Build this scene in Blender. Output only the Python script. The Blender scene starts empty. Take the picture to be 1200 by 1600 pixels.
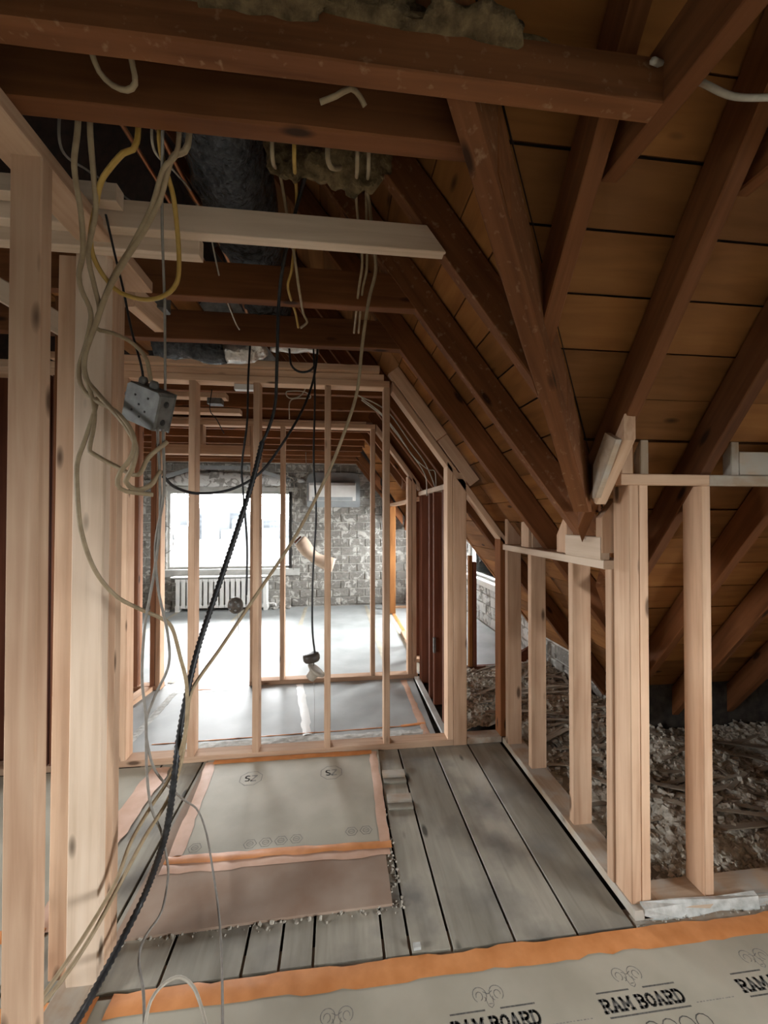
import bpy, math, random
from mathutils import Vector, Matrix, noise

# ------------------------------------------------------------------ camera, sky, exposure
sc = bpy.context.scene
COL = sc.collection
cam_d = bpy.data.cameras.new('camera'); cam = bpy.data.objects.new('camera', cam_d); COL.objects.link(cam)
cam_d.sensor_fit = 'HORIZONTAL'; cam_d.sensor_width = 36.0; cam_d.lens = 19.2; cam_d.clip_start = 0.02; cam_d.clip_end = 900
PSI = math.atan(76/640); TH = math.atan(8/640)
_R = Vector((math.cos(PSI), -math.sin(PSI), 0)); _F0 = Vector((math.sin(PSI), math.cos(PSI), 0))
_F = _F0*math.cos(TH) + Vector((0, 0, 1))*math.sin(TH); _U = _R.cross(_F)
cam.matrix_world = Matrix(((_R.x, _U.x, -_F.x, 0), (_R.y, _U.y, -_F.y, 0), (_R.z, _U.z, -_F.z, 1.44), (0, 0, 0, 1)))
sc.camera = cam

SKY = 41.0
w = bpy.data.worlds.new('sky'); sc.world = w; w.use_nodes = True
wn = w.node_tree.nodes['Background']; wn.inputs[0].default_value = (0.965, 0.985, 1.0, 1); wn.inputs[1].default_value = SKY
vs = sc.view_settings; vs.view_transform = 'Standard'; vs.look = 'None'; vs.gamma = 1.0; vs.use_curve_mapping = False
vs.exposure = 0.30

def portal(name, loc, rot, sx, sy):        # guides the sky's light through a window opening in the wall
    d = bpy.data.lights.new(name, 'AREA'); d.shape = 'RECTANGLE'; d.size = sx; d.size_y = sy
    d.cycles.is_portal = True
    o = bpy.data.objects.new(name, d); COL.objects.link(o); o.location = loc; o.rotation_euler = rot
H = math.pi/2
WIN_FAR = (-2.62, -0.71, 0.62, 1.85)       # x0 x1 z0 z1 in the wall y=6.75
WIN_DORM = (4.55, 6.05, 0.59, 1.95)        # y0 y1 z0 z1 in the wall x=2.0
WIN_WING = (-2.05, -0.15, 0.40, 1.50)       # y0 y1 z0 z1 in the wall x=3.6
portal('sky_portal', (-1.665, 6.99, 1.235), (-H, 0, 0), 1.91, 1.23)
portal('sky_portal', (2.22, 5.3, 1.27), (0, H, 0), 1.36, 1.5)
portal('sky_portal', (3.84, -1.1, .95), (0, H, 0), 1.1, 1.9)

WIN_FILL = (-0.6, 0.8, 0.75, 1.75)        # y0 y1 z0 z1 in the wall x=-3.6: unseen window added to brighten the roof slope
portal('sky_portal', (-3.84, 0.1, 1.25), (0, -H, 0), 1.0, 1.4)

# ------------------------------------------------------------------ helpers
rnd = random.Random(7)
WM = {}
def put(o, parent=None, M=None):
    COL.objects.link(o)
    M = M or Matrix()
    WM[o.name] = M
    if parent is not None:
        o.parent = parent
        o.matrix_parent_inverse = WM[parent.name].inverted()
    o.matrix_basis = M
    return o
def empty(name, loc=(0, 0, 0), parent=None):
    o = bpy.data.objects.new(name, None); o.empty_display_size = 0.1
    return put(o, parent, Matrix.Translation(Vector(loc)))
def tag(o, label=None, cat=None, group=None, kind=None):
    if label: o['label'] = label
    if cat: o['category'] = cat
    if group: o['group'] = group
    if kind: o['kind'] = kind
    return o
def mesh(name, V, Fc, mat, parent=None, M=None, smooth=False):
    m = bpy.data.meshes.new(name); m.from_pydata([tuple(v) for v in V], [], Fc); m.update()
    if mat: m.materials.append(mat)
    if smooth:
        for p in m.polygons: p.use_smooth = True
    return put(bpy.data.objects.new(name, m), parent, M)
def frame(p0, p1, up):
    p0 = Vector(p0); p1 = Vector(p1); x = (p1-p0).normalized(); z = Vector(up)
    z = (z - x*z.dot(x))
    if z.length < 1e-6: z = Vector((0, 1, 0)) - x*x.y
    z.normalize(); y = z.cross(x)
    c = (p0+p1)/2
    return Matrix(((x.x, y.x, z.x, c.x), (x.y, y.y, z.y, c.y), (x.z, y.z, z.z, c.z), (0, 0, 0, 1))), (p1-p0).length
def beam(name, p0, p1, wy, hz, mat, parent=None, up=(0, 0, 1), ch=0.003, n0=None, n1=None, rough=0.0):
    """lumber with softened long edges: local X along p0->p1, wy across, hz along 'up'; n0/n1 = end cut plane normals"""
    M, L = frame(p0, p1, up); a = wy/2; b = hz/2; c = min(ch, a*.4, b*.4)
    prof = [(-a+c, -b), (a-c, -b), (a, -b+c), (a, b-c), (a-c, b), (-a+c, b), (-a, b-c), (-a, -b+c)]
    R3 = M.to_3x3().inverted()
    seg = 1 if rough == 0 else max(2, min(14, int(L/0.12)))
    V = []; Fc = []
    for i in range(seg+1):
        t = i/seg
        for (py, pz) in prof:
            x = -L/2 + L*t
            if i == 0 and n0 is not None:
                n = R3 @ Vector(n0); x = -L/2 - (n.y*py + n.z*pz)/n.x
            if i == seg and n1 is not None:
                n = R3 @ Vector(n1); x = L/2 - (n.y*py + n.z*pz)/n.x
            jy = rough*rnd.uniform(-1, 1); jz = rough*rnd.uniform(-1, 1)
            V.append((x, py+jy, pz+jz))
    for i in range(seg):
        for j in range(8):
            k = (j+1) % 8; Fc.append((i*8+j, i*8+k, (i+1)*8+k, (i+1)*8+j))
    Fc.append(tuple(range(7, -1, -1))); Fc.append(tuple(seg*8+j for j in range(8)))
    return mesh(name, V, Fc, mat, parent, M)
def boxv(x0, x1, y0, y1, z0, z1, V, Fc):
    i = len(V)
    V += [(x0, y0, z0), (x1, y0, z0), (x1, y1, z0), (x0, y1, z0), (x0, y0, z1), (x1, y0, z1), (x1, y1, z1), (x0, y1, z1)]
    Fc += [(i, i+3, i+2, i+1), (i+4, i+5, i+6, i+7), (i, i+1, i+5, i+4), (i+1, i+2, i+6, i+5), (i+2, i+3, i+7, i+6), (i+3, i, i+4, i+7)]
def boxes(name, L, mat, parent=None, M=None):
    V = []; Fc = []
    for b in L: boxv(*b, V, Fc)
    return mesh(name, V, Fc, mat, parent, M)
def cbox(name, x0, x1, y0, y1, z0, z1, mat, parent=None, ch=0.003, axis='x'):
    """box with softened edges, long axis given"""
    cx, cy, cz = (x0+x1)/2, (y0+y1)/2, (z0+z1)/2
    if axis == 'x': return beam(name, (x0, cy, cz), (x1, cy, cz), y1-y0, z1-z0, mat, parent, (0, 0, 1), ch)
    if axis == 'y': return beam(name, (cx, y0, cz), (cx, y1, cz), x1-x0, z1-z0, mat, parent, (0, 0, 1), ch)
    return beam(name, (cx, cy, z0), (cx, cy, z1), x1-x0, y1-y0, mat, parent, (0, 1, 0), ch)
def prism(name, poly, axis, a, b, mat, parent=None):
    """polygon in the two other axes extruded along axis from a to b"""
    V = []; n = len(poly)
    for t in (a, b):
        for (u, v) in poly:
            V.append((t, u, v) if axis == 'x' else (u, t, v) if axis == 'y' else (u, v, t))
    Fc = [tuple(range(n)), tuple(range(2*n-1, n-1, -1))] + [(i, n+i, n+(i+1) % n, (i+1) % n) for i in range(n)]
    o = mesh(name, V, Fc, mat, parent)
    import bmesh
    bm = bmesh.new(); bm.from_mesh(o.data); bmesh.ops.recalc_face_normals(bm, faces=bm.faces); bm.to_mesh(o.data); bm.free()
    return o
def spline(pts, step=0.012):
    P = [Vector(p) for p in pts]; P = [P[0]*2-P[1]] + P + [P[-1]*2-P[-2]]
    out = []
    for i in range(1, len(P)-2):
        a, b, c, d = P[i-1:i+3]; n = max(2, int((c-b).length/step))
        for k in range(n):
            t = k/n
            out.append(0.5*((2*b)+(c-a)*t+(2*a-5*b+4*c-d)*t*t+(3*b-a-3*c+d)*t**3))
    out.append(P[-2]); return out
def tube(name, pts, r, mat, parent=None, sides=7, step=0.015, ribs=0, rf=None, raw=False):
    P = [Vector(p) for p in pts] if raw else spline(pts, step)
    V = []; Fc = []; nrm = None
    for i, p in enumerate(P):
        d = (P[min(i+1, len(P)-1)] - P[max(i-1, 0)]).normalized()
        if nrm is None: nrm = d.orthogonal().normalized()
        nrm = (nrm - d*nrm.dot(d)).normalized(); b = d.cross(nrm)
        rr = r*(1 + (0.16 if i % 2 else -0.16)) if ribs else (rf(i/(len(P)-1))*r if rf else r)
        for k in range(sides):
            a = 2*math.pi*k/sides; V.append(p + nrm*(rr*math.cos(a)) + b*(rr*math.sin(a)))
    for i in range(len(P)-1):
        for k in range(sides):
            l = (k+1) % sides; Fc.append((i*sides+k, i*sides+l, (i+1)*sides+l, (i+1)*sides+k))
    Fc.append(tuple(range(sides-1, -1, -1))); Fc.append(tuple((len(P)-1)*sides+k for k in range(sides)))
    return mesh(name, V, Fc, mat, parent, None, True)
def lathe(name, prof, mat, M, parent=None, n=20):
    V = []; Fc = []
    for (r, z) in prof:
        for k in range(n): a = 2*math.pi*k/n; V.append((r*math.cos(a), r*math.sin(a), z))
    for i in range(len(prof)-1):
        for k in range(n): l = (k+1) % n; Fc.append((i*n+k, i*n+l, (i+1)*n+l, (i+1)*n+k))
    Fc.append(tuple(range(n-1, -1, -1))); Fc.append(tuple((len(prof)-1)*n+k for k in range(n)))
    return mesh(name, V, Fc, mat, parent, M, True)
def lump(name, c, s, mat, amp, freq, parent=None, seed=0, nu=36, nv=22):
    V = []; Fc = []; c = Vector(c)
    for j in range(nv+1):
        th = math.pi*j/nv
        for i in range(nu):
            ph = 2*math.pi*i/nu
            d = Vector((math.sin(th)*math.cos(ph), math.sin(th)*math.sin(ph), math.cos(th)))
            q = Vector((d.x*s[0], d.y*s[1], d.z*s[2]))
            k = 1 + amp*noise.noise(q*freq + Vector((seed*3.1, 0, 0))) + amp*.6*noise.noise(q*freq*2.7 + Vector((0, seed*5.3, 0)))
            V.append(c + q*k)
    for j in range(nv):
        for i in range(nu):
            l = (i+1) % nu; Fc.append((j*nu+i, (j+1)*nu+i, (j+1)*nu+l, j*nu+l))
    return mesh(name, V, Fc, mat, parent, None, True)

# ------------------------------------------------------------------ materials
def nt(name, rough=0.75):
    m = bpy.data.materials.new(name); m.use_nodes = True; t = m.node_tree
    b = t.nodes['Principled BSDF']; b.inputs['Roughness'].default_value = rough
    b.inputs['Specular IOR Level'].default_value = 0.25
    return m, t, b
def N(t, kind, **kw):
    n = t.nodes.new(kind)
    for k, v in kw.items():
        if k.startswith('i_'):
            n.inputs[int(k[2:])].default_value = v
        else: setattr(n, k, v)
    return n
def ramp(t, stops, src):
    r = t.nodes.new('ShaderNodeValToRGB'); e = r.color_ramp.elements
    e[0].position, e[0].color = stops[0][0], (*stops[0][1], 1); e[1].position, e[1].color = stops[-1][0], (*stops[-1][1], 1)
    for p, c in stops[1:-1]: x = e.new(p); x.color = (*c, 1)
    t.links.new(src, r.inputs[0]); return r
def mix(t, fac, a, b, mode='MIX'):
    m = t.nodes.new('ShaderNodeMix'); m.data_type = 'RGBA'; m.blend_type = mode
    for sock, v in ((m.inputs['Factor'], fac), (m.inputs['A'], a), (m.inputs['B'], b)):
        if hasattr(v, 'is_output'): t.links.new(v, sock)
        else: sock.default_value = v if not isinstance(v, tuple) else (*v, 1)
    return m.outputs['Result']
def bump(t, b, h, strength, dist=0.002):
    n = t.nodes.new('ShaderNodeBump'); n.inputs['Strength'].default_value = strength; n.inputs['Distance'].default_value = dist
    t.links.new(h, n.inputs['Height']); t.links.new(n.outputs[0], b.inputs['Normal'])
def objvec(t, sx=1, sy=1, sz=1, rand=7.0):
    tc = t.nodes.new('ShaderNodeTexCoord'); oi = t.nodes.new('ShaderNodeObjectInfo')
    mul = N(t, 'ShaderNodeMath', operation='MULTIPLY', i_1=rand); t.links.new(oi.outputs['Random'], mul.inputs[0])
    add = N(t, 'ShaderNodeVectorMath', operation='ADD'); t.links.new(tc.outputs['Object'], add.inputs[0]); t.links.new(mul.outputs[0], add.inputs[1])
    mp = t.nodes.new('ShaderNodeMapping'); mp.inputs['Scale'].default_value = (sx, sy, sz); t.links.new(add.outputs[0], mp.inputs[0])
    return mp.outputs[0], oi.outputs['Random']
def wood(name, dark, mid, light, dust=None, rough=0.8, var=0.25, knots=True, grain=(1.3, 26, 26)):
    m, t, b = nt(name, rough)
    v, r = objvec(t, *grain)
    n1 = N(t, 'ShaderNodeTexNoise'); n1.inputs['Scale'].default_value = 1.6; n1.inputs['Detail'].default_value = 5; n1.inputs['Distortion'].default_value = 0.6
    t.links.new(v, n1.inputs[0])
    c = ramp(t, [(.3, dark), (.5, mid), (.7, light)], n1.outputs[0]).outputs[0]
    v3, _ = objvec(t, 2.2, 5, 5)
    n3 = N(t, 'ShaderNodeTexNoise'); n3.inputs['Scale'].default_value = 1.2; n3.inputs['Detail'].default_value = 3; t.links.new(v3, n3.inputs[0])
    c = mix(t, .45, c, ramp(t, [(.3, dark), (.65, light)], n3.outputs[0]).outputs[0])
    if knots:
        v2, _ = objvec(t, 3.0, 9, 9)
        vo = N(t, 'ShaderNodeTexVoronoi'); vo.inputs['Scale'].default_value = 1.0; t.links.new(v2, vo.inputs[0])
        k = ramp(t, [(.07, (1, 1, 1)), (.14, (0, 0, 0))], vo.outputs['Distance']).outputs[0]
        c = mix(t, k, c, tuple(x*.35 for x in dark))
    br = N(t, 'ShaderNodeMapRange'); br.inputs['To Min'].default_value = 1-var; br.inputs['To Max'].default_value = 1+var*.5
    t.links.new(r, br.inputs[0])
    c = mix(t, 1.0, c, br.outputs[0], 'MULTIPLY')
    if dust:
        g = t.nodes.new('ShaderNodeNewGeometry'); n4 = N(t, 'ShaderNodeTexNoise'); n4.inputs['Scale'].default_value = dust[2]; n4.inputs['Detail'].default_value = 6
        t.links.new(g.outputs['Position'], n4.inputs[0])
        f = ramp(t, [(dust[1], (0, 0, 0)), (dust[1]+.2, (1, 1, 1))], n4.outputs[0]).outputs[0]
        c = mix(t, f, c, dust[0])
    t.links.new(c, b.inputs['Base Color']); bump(t, b, n1.outputs[0], .35)
    return m
def speck(name, c0, c1, scale=30, rough=.85, detail=4, p=(.35, .65), bstr=.3, bd=.002, metal=0.0, pos=True):
    m, t, b = nt(name, rough); b.inputs['Metallic'].default_value = metal
    if pos: v = t.nodes.new('ShaderNodeNewGeometry').outputs['Position']
    else: v, _ = objvec(t)
    n = N(t, 'ShaderNodeTexNoise'); n.inputs['Scale'].default_value = scale; n.inputs['Detail'].default_value = detail
    t.links.new(v, n.inputs[0])
    t.links.new(ramp(t, [(p[0], c0), (p[1], c1)], n.outputs[0]).outputs[0], b.inputs['Base Color'])
    if bstr: bump(t, b, n.outputs[0], bstr, bd)
    return m
MT = {}
MT['new'] = wood('new_lumber', (.45, .265, .16), (.60, .385, .25), (.70, .49, .335), var=.22)
MT['pale'] = wood('pale_lumber', (.52, .385, .27), (.65, .50, .37), (.72, .58, .45), var=.12)
MT['newdust'] = wood('dusty_new_lumber', (.34, .24, .16), (.44, .32, .22), (.52, .42, .31), dust=((.46, .42, .36), .42, 9), var=.15)
MT['old'] = wood('old_lumber', (.105, .036, .011), (.172, .060, .0185), (.235, .090, .031), var=.3)
MT['red'] = wood('reddish_lumber', (.30, .135, .07), (.42, .20, .11), (.50, .27, .16), var=.15)
MT['oldred'] = wood('old_red_lumber', (.10, .032, .016), (.15, .050, .026), (.20, .072, .038), var=.2, knots=False)
MT['oldpaint'] = wood('old_lumber_flaking', (.10, .035, .012), (.165, .060, .020), (.225, .09, .034), dust=((.34, .21, .12), .60, 45), var=.2)
MT['plank'] = wood('roof_plank', (.18, .067, .017), (.275, .110, .029), (.355, .152, .045), var=.35, grain=(1.6, 14, 14))
MT['sheath'] = speck('roof_felt', (.02, .012, .009), (.04, .022, .015), 12)
MT['board'] = wood('dusty_floorboard', (.25, .23, .18), (.37, .345, .28), (.46, .43, .355), dust=((.20, .188, .165), .48, 3.6), var=.22, rough=.7, grain=(2, 16, 16))  # dusty boards; darker random patches also stand in for soft floor shadows
MT['subfloor'] = speck('subfloor', (.035, .03, .027), (.07, .06, .05), 20)
MT['ply'] = speck('dirty_plywood', (.30, .20, .14), (.40, .31, .24), 5, p=(.3, .7))
MT['paper'] = speck('grey_floor_paper', (.40, .37, .29), (.49, .455, .365), 4.5, rough=.6, p=(.35, .65), bstr=.12, bd=.004)
MT['paper2'] = speck('dusty_floor_paper', (.32, .338, .333), (.41, .430, .425), 3.0, rough=.55, p=(.35, .65), bstr=.12, bd=.004)
MT['ink'] = speck('dark_print', (.10, .098, .088), (.20, .19, .17), 160, bstr=0, p=(.4, .7))
MT['inkpale'] = speck('faded_print', (.23, .22, .20), (.33, .32, .29), 160, bstr=0, p=(.4, .7))
MT['tape'] = speck('orange_tape', (.62, .24, .075), (.78, .34, .13), 14, rough=.45, p=(.3, .7), bstr=.4, bd=.004)
MT['tapepale'] = speck('dusty_tape', (.60, .37, .25), (.72, .48, .36), 12, rough=.55, p=(.3, .7), bstr=.3, bd=.004)
MT['mortar'] = speck('mortar', (.38, .37, .34), (.58, .565, .52), 11)
MT['white'] = speck('white_enamel', (.74, .74, .71), (.80, .80, .77), 8, rough=.45, bstr=0)
MT['greypanel'] = speck('grey_panel', (.30, .325, .335), (.36, .385, .395), 6, rough=.5, bstr=0)
MT['sill'] = speck('painted_trim', (.44, .44, .41), (.56, .56, .53), 9, rough=.55)
MT['beige'] = speck('beige_cable_jacket', (.27, .20, .12), (.35, .27, .165), 40, rough=.5, bstr=0)
MT['yellow'] = speck('yellow_cable_jacket', (.38, .235, .05), (.45, .29, .08), 40, rough=.5, bstr=0)
MT['grey'] = speck('grey_cable_jacket', (.20, .18, .155), (.26, .24, .21), 40, rough=.5, bstr=0)
MT['whitec'] = speck('white_cable_jacket', (.42, .38, .31), (.52, .48, .40), 40, rough=.5, bstr=0)
MT['black'] = speck('black_cable_jacket', (.012, .012, .013), (.03, .03, .03), 40, rough=.45, bstr=0)
MT['ribbed'] = speck('ribbed_conduit', (.016, .017, .018), (.035, .036, .038), 50, rough=.4, bstr=0)
MT['steel'] = speck('galvanized_steel', (.115, .113, .104), (.175, .172, .16), 35, rough=.5, metal=.25, bstr=.1)
MT['steeldark'] = speck('dark_knockout', (.02, .018, .016), (.05, .045, .04), 35, rough=.6, bstr=0)
MT['foil'] = speck('black_foil', (.03, .032, .035), (.07, .073, .078), 38, rough=.16, bstr=1.0, bd=.02)
MT['silver'] = speck('silver_foil', (.45, .44, .42), (.70, .68, .64), 30, rough=.3, metal=.85, bstr=.9, bd=.02)
MT['copper'] = speck('copper', (.40, .18, .09), (.52, .25, .13), 20, rough=.38, metal=1.0, bstr=0)
MT['wool'] = speck('brown_insulation', (.085, .056, .026), (.20, .14, .07), 40, rough=1, detail=8, bstr=1, bd=.02)
MT['rubble'] = speck('plaster_rubble', (.36, .325, .265), (.54, .50, .43), 30, rough=.95, detail=7, p=(.38, .66), bstr=1, bd=.02)
MT['plaster'] = speck('broken_plaster', (.42, .43, .40), (.62, .63, .60), 25, rough=.9, bstr=.8, bd=.01)
MT['lath'] = wood('grey_lath', (.19, .15, .11), (.30, .25, .19), (.40, .345, .27), var=.3, knots=False)
MT['ceramic'] = speck('dirty_porcelain', (.30, .26, .21), (.40, .36, .30), 30, rough=.45, bstr=0)
MT['bakelite'] = speck('brown_bakelite', (.05, .04, .033), (.09, .075, .06), 30, rough=.4, bstr=0)
MT['tan'] = speck('tan_sleeve', (.50, .37, .27), (.60, .46, .35), 14, rough=.8)
MT['tower'] = speck('city_facade', (.036, .040, .044), (.044, .049, .053), .3, rough=.6, bstr=0)
MT['towerdark'] = speck('city_glass', (.026, .030, .034), (.031, .036, .040), .3, rough=.4, bstr=0)
MT['shingle'] = speck('grey_shingle', (.022, .023, .0235), (.030, .031, .0315), 6, rough=.9)
MT['ground'] = speck('ground', (.026, .027, .026), (.032, .033, .032), .2, rough=.9, bstr=0)
def brickmat(name, c0, c1, wash, thr, scale):
    m, t, b = nt(name, .9)
    oi = t.nodes.new('ShaderNodeObjectInfo'); c = ramp(t, [(0, c0), (1, c1)], oi.outputs['Random']).outputs[0]
    g = t.nodes.new('ShaderNodeNewGeometry').outputs['Position']
    n2 = N(t, 'ShaderNodeTexNoise'); n2.inputs['Scale'].default_value = 30; n2.inputs['Detail'].default_value = 5; t.links.new(g, n2.inputs[0])
    c = mix(t, .5, c, ramp(t, [(.3, tuple(x*.6 for x in c0)), (.7, c1)], n2.outputs[0]).outputs[0])
    n1 = N(t, 'ShaderNodeTexNoise'); n1.inputs['Scale'].default_value = scale; n1.inputs['Detail'].default_value = 4; n1.inputs['Distortion'].default_value = 1.2; t.links.new(g, n1.inputs[0])
    f = ramp(t, [(thr, (0, 0, 0)), (thr+.06, (1, 1, 1))], n1.outputs[0]).outputs[0]
    c = mix(t, f, c, wash)
    t.links.new(c, b.inputs['Base Color']); bump(t, b, n2.outputs[0], .6, .006)
    return m
MT['brick'] = brickmat('grey_brick', (.20, .19, .17), (.32, .305, .275), (.50, .49, .45), .535, 9)
MT['brickwhite'] = brickmat('whitewashed_brick', (.28, .27, .25), (.42, .41, .39), (.66, .66, .64), .42, 8)
def glassmat():
    m = bpy.data.materials.new('window_glass'); m.use_nodes = True; t = m.node_tree; t.nodes.remove(t.nodes['Principled BSDF'])
    a = t.nodes.new('ShaderNodeBsdfTransparent'); g = t.nodes.new('ShaderNodeBsdfGlossy'); g.inputs['Roughness'].default_value = .02
    fr = t.nodes.new('ShaderNodeFresnel'); fr.inputs[0].default_value = 1.3; mx = t.nodes.new('ShaderNodeMixShader')
    t.links.new(fr.outputs[0], mx.inputs[0]); t.links.new(a.outputs[0], mx.inputs[1]); t.links.new(g.outputs[0], mx.inputs[2])
    t.links.new(mx.outputs[0], t.nodes['Material Output'].inputs[0]); return m
MT['glass'] = glassmat()

# ------------------------------------------------------------------ the shell: floor, walls, roof
KL, KR = 1.30, 1.38                        # pitches of the two roof slopes
def zl(x): return 2.7125 - KL*x            # underside of the rafters, slope falling to +x
def zr(y): return 3.520 - KR*y             # underside of the rafters, slope falling to +y
SL, SR = .190, .198                        # up to the sheathing
def val_y(x): return .585 + .942*x         # valley in plan
def val_x(y): return (y - .585)/.942
RX, RY = -1.8, -1.1106                      # ridges
DY, DH = 5.35, 1.40                        # dormer ridge and half width
def zd(y): return 2.90 - 1.3*abs(y-DY)     # dormer rafters' underside
def dorm_half(x): return max(0.0, min(x + .144, DH))

fl = empty('floor', (0, 0, 0)); tag(fl, kind='structure')
boxes('subfloor', [(-3.8, 3.8, -4.94, 6.95, -.30, -.022)], MT['subfloor'], fl)
boxes('dirt_strip', [(-2.6, 3.58, 1.20, 1.42, -.03, -.013)], MT['ply'], fl)
boxes('dirt_strip', [(1.06, 3.58, 1.30, 1.39, -.02, -.004)], MT['newdust'], fl)
JX = [-1.12, -1.0, -.77, -.54, -.294, -.178, -.07, .162, .25, .39, .61, .835, 1.052]
for a, b in zip(JX[:-1], JX[1:]):
    beam('floorboard', ((a+b)/2, 1.352+rnd.uniform(-.006, .004), -.011), ((a+b)/2, 2.60, -.011+rnd.uniform(-.0015, .0015)), b-a-.010, .021, MT['board'], fl, ch=.002)
# boards of the eave floor, under the rubble
for i in range(9):
    a = 1.19+i*.2
    beam('floorboard', (a+.095, 1.48, -.012), (a+.095, 3.70 if a < 1.9 else 2.42, -.012), .185, .02, MT['board'], fl, ch=.002)

def wall_with_hole(name, axis, a, b, poly, hole, mat):
    """wall slab between a and b on 'axis', outline poly (u,v), rectangular hole (u0,u1,v0,v1)"""
    u0, u1, v0, v1 = hole
    def clip(P, f):                        # keep f(p)>=0
        out = []
        for i in range(len(P)):
            p, q = P[i], P[(i+1) % len(P)]; fp, fq = f(p), f(q)
            if fp >= 0: out.append(p)
            if (fp >= 0) != (fq >= 0):
                t = fp/(fp-fq); out.append((p[0]+(q[0]-p[0])*t, p[1]+(q[1]-p[1])*t))
        return out
    parts = [clip(poly, lambda p: u0-p[0]), clip(poly, lambda p: p[0]-u1)]
    midp = clip(clip(poly, lambda p: p[0]-u0), lambda p: u1-p[0])
    parts += [clip(midp, lambda p: v0-p[1]), clip(midp, lambda p: p[1]-v1)]
    V = []; Fc = []
    for P in parts:
        if len(P) < 3: continue
        n = len(P); i0 = len(V)
        for t in (a, b):
            for (u, v) in P: V.append((t, u, v) if axis == 'x' else (u, t, v))
        Fc += [tuple(i0+i for i in range(n)), tuple(i0+2*n-1-i for i in range(n))] + [(i0+i, i0+n+i, i0+n+(i+1) % n, i0+(i+1) % n) for i in range(n)]
    o = mesh(name, V, Fc, mat)
    import bmesh
    bm = bmesh.new(); bm.from_mesh(o.data); bmesh.ops.recalc_face_normals(bm, faces=bm.faces); bm.to_mesh(o.data); bm.free()
    tag(o, kind='structure'); return o
EZ = zl(2.0)+SL
ridge_z = zl(RX)+SL
WZ = zl(0)+SL
main_poly = [(-3.6, -.02), (2.0, -.02), (2.0, EZ+.03), (RX, ridge_z+.03), (-3.6, WZ+.03)]
wf = wall_with_hole('wall_far', 'y', 6.765, 6.95, main_poly, WIN_FAR, MT['mortar'])
ws = tag(prism('wall_back', main_poly, 'y', -4.94, -4.74, MT['mortar']), kind='structure')
boxes('wall_back_low', [(2.0, 3.8, -4.94, -4.74, -.02, .40)], MT['mortar'])
tag(bpy.data.objects['wall_back_low'], kind='structure')
wing_poly = [(-4.74, -.02), (2.45, -.02), (2.45, zr(2.45)+SR+.03), (RY, zr(RY)+SR+.03), (-4.74, zr(2.45)+SR+.03)]
ww = wall_with_hole('wall_wing', 'x', 3.6, 3.8, wing_poly, WIN_WING, MT['mortar'])
dorm_poly = [(2.45, -.02), (6.765, -.02), (6.765, zd(6.75)+.3), (DY, zd(DY)+.28), (3.95, zd(3.95)+.28), (3.95, EZ+.02), (2.45, EZ+.02)]
wr = wall_with_hole('wall_right', 'x', 2.015, 2.20, dorm_poly, WIN_DORM, MT['mortar'])
tag(boxes('wall_eave', [(2.0, 3.8, 2.44, 2.62, -.02, zr(2.45)+SR+.02)], MT['subfloor']), kind='structure')
wl = wall_with_hole('wall_left', 'x', -3.8, -3.6, [(-4.94, -.02), (6.95, -.02), (6.95, WZ+.05), (-4.94, WZ+.05)], WIN_FILL, MT['mortar'])
prism('cheek', [(1.20, zl(1.20)+SL), (2.1, zl(2.1)+SL-.02), (2.1, zd(3.95)+.3), (1.15, zd(3.95)+.3)], 'y', 3.90, 3.95, MT['plank'], wr)

# bricks of the far wall and of the right wall
bm_cache = {}
def brick(parent, loc, L, Hh, alongy, mat):
    key = (round(L, 3), alongy, mat.name)
    if key not in bm_cache:
        a, b, c = L/2, .03, Hh/2; e = .006
        V = [(-a, b, -c), (a, b, -c), (a, b, c), (-a, b, c), (-a, -b+e, -c), (a, -b+e, -c), (a, -b+e, c), (-a, -b+e, c), (-a+e, -b, -c+e), (a-e, -b, -c+e), (a-e, -b, c-e), (-a+e, -b, c-e)]
        if alongy: V = [(y, x, z) for x, y, z in V]
        Fc = [(0, 4, 5, 1), (1, 5, 6, 2), (2, 6, 7, 3), (3, 7, 4, 0), (4, 8, 9, 5), (5, 9, 10, 6), (6, 10, 11, 7), (7, 11, 8, 4), (8, 11, 10, 9)]
        if not alongy: Fc = [f[::-1] for f in Fc]
        m = bpy.data.meshes.new('brick'); m.from_pydata(V, [], Fc); m.update(); m.materials.append(mat); bm_cache[key] = m
    o = bpy.data.objects.new('brick', bm_cache[key])
    return put(o, parent, Matrix.Translation(Vector(loc)))
CH, BL = .135, .262
def brick_rows(parent, alongy, plane, u0, u1, z1f, hole, mat, rows):
    for r in range(rows):
        z = .004 + r*CH; off = 0 if r % 2 else BL/2
        u = u0 - off
        while u < u1:
            a, b = max(u, u0), min(u+BL, u1); u += BL
            segs = [(a, b)]
            if hole and z+CH > hole[2]-.01 and z < hole[3]+.01:
                segs = [(p, q) for p, q in ((a, min(b, hole[0]-.0)), (max(a, hole[1]), b)) if q-p > .05 and q > p]
            for p, q in segs:
                if q-p < .05 or z+CH > z1f((p+q)/2): continue
                d = rnd.uniform(-.006, .006)
                Lb = round((q-p-.013)*20)/20 if False else q-p-.013
                if alongy: brick(parent, (plane+.03+d, (p+q)/2, z+CH/2), Lb, CH-.013, True, mat)
                else: brick(parent, ((p+q)/2, plane+.03+d, z+CH/2), Lb, CH-.013, False, mat)
brick_rows(wf, False, 6.75, -3.45, 1.30, lambda u: 2.42 if u < .5 else 2.1, WIN_FAR, MT['brick'], 18)
brick_rows(wr, True, 2.0, 2.50, 3.93, lambda u: EZ+.02, None, MT['brick'], 3)
brick_rows(wr, True, 2.0, 3.97, 6.70, lambda u: min(1.65, zd(u)+.25), WIN_DORM, MT['brickwhite'], 12)

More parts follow.
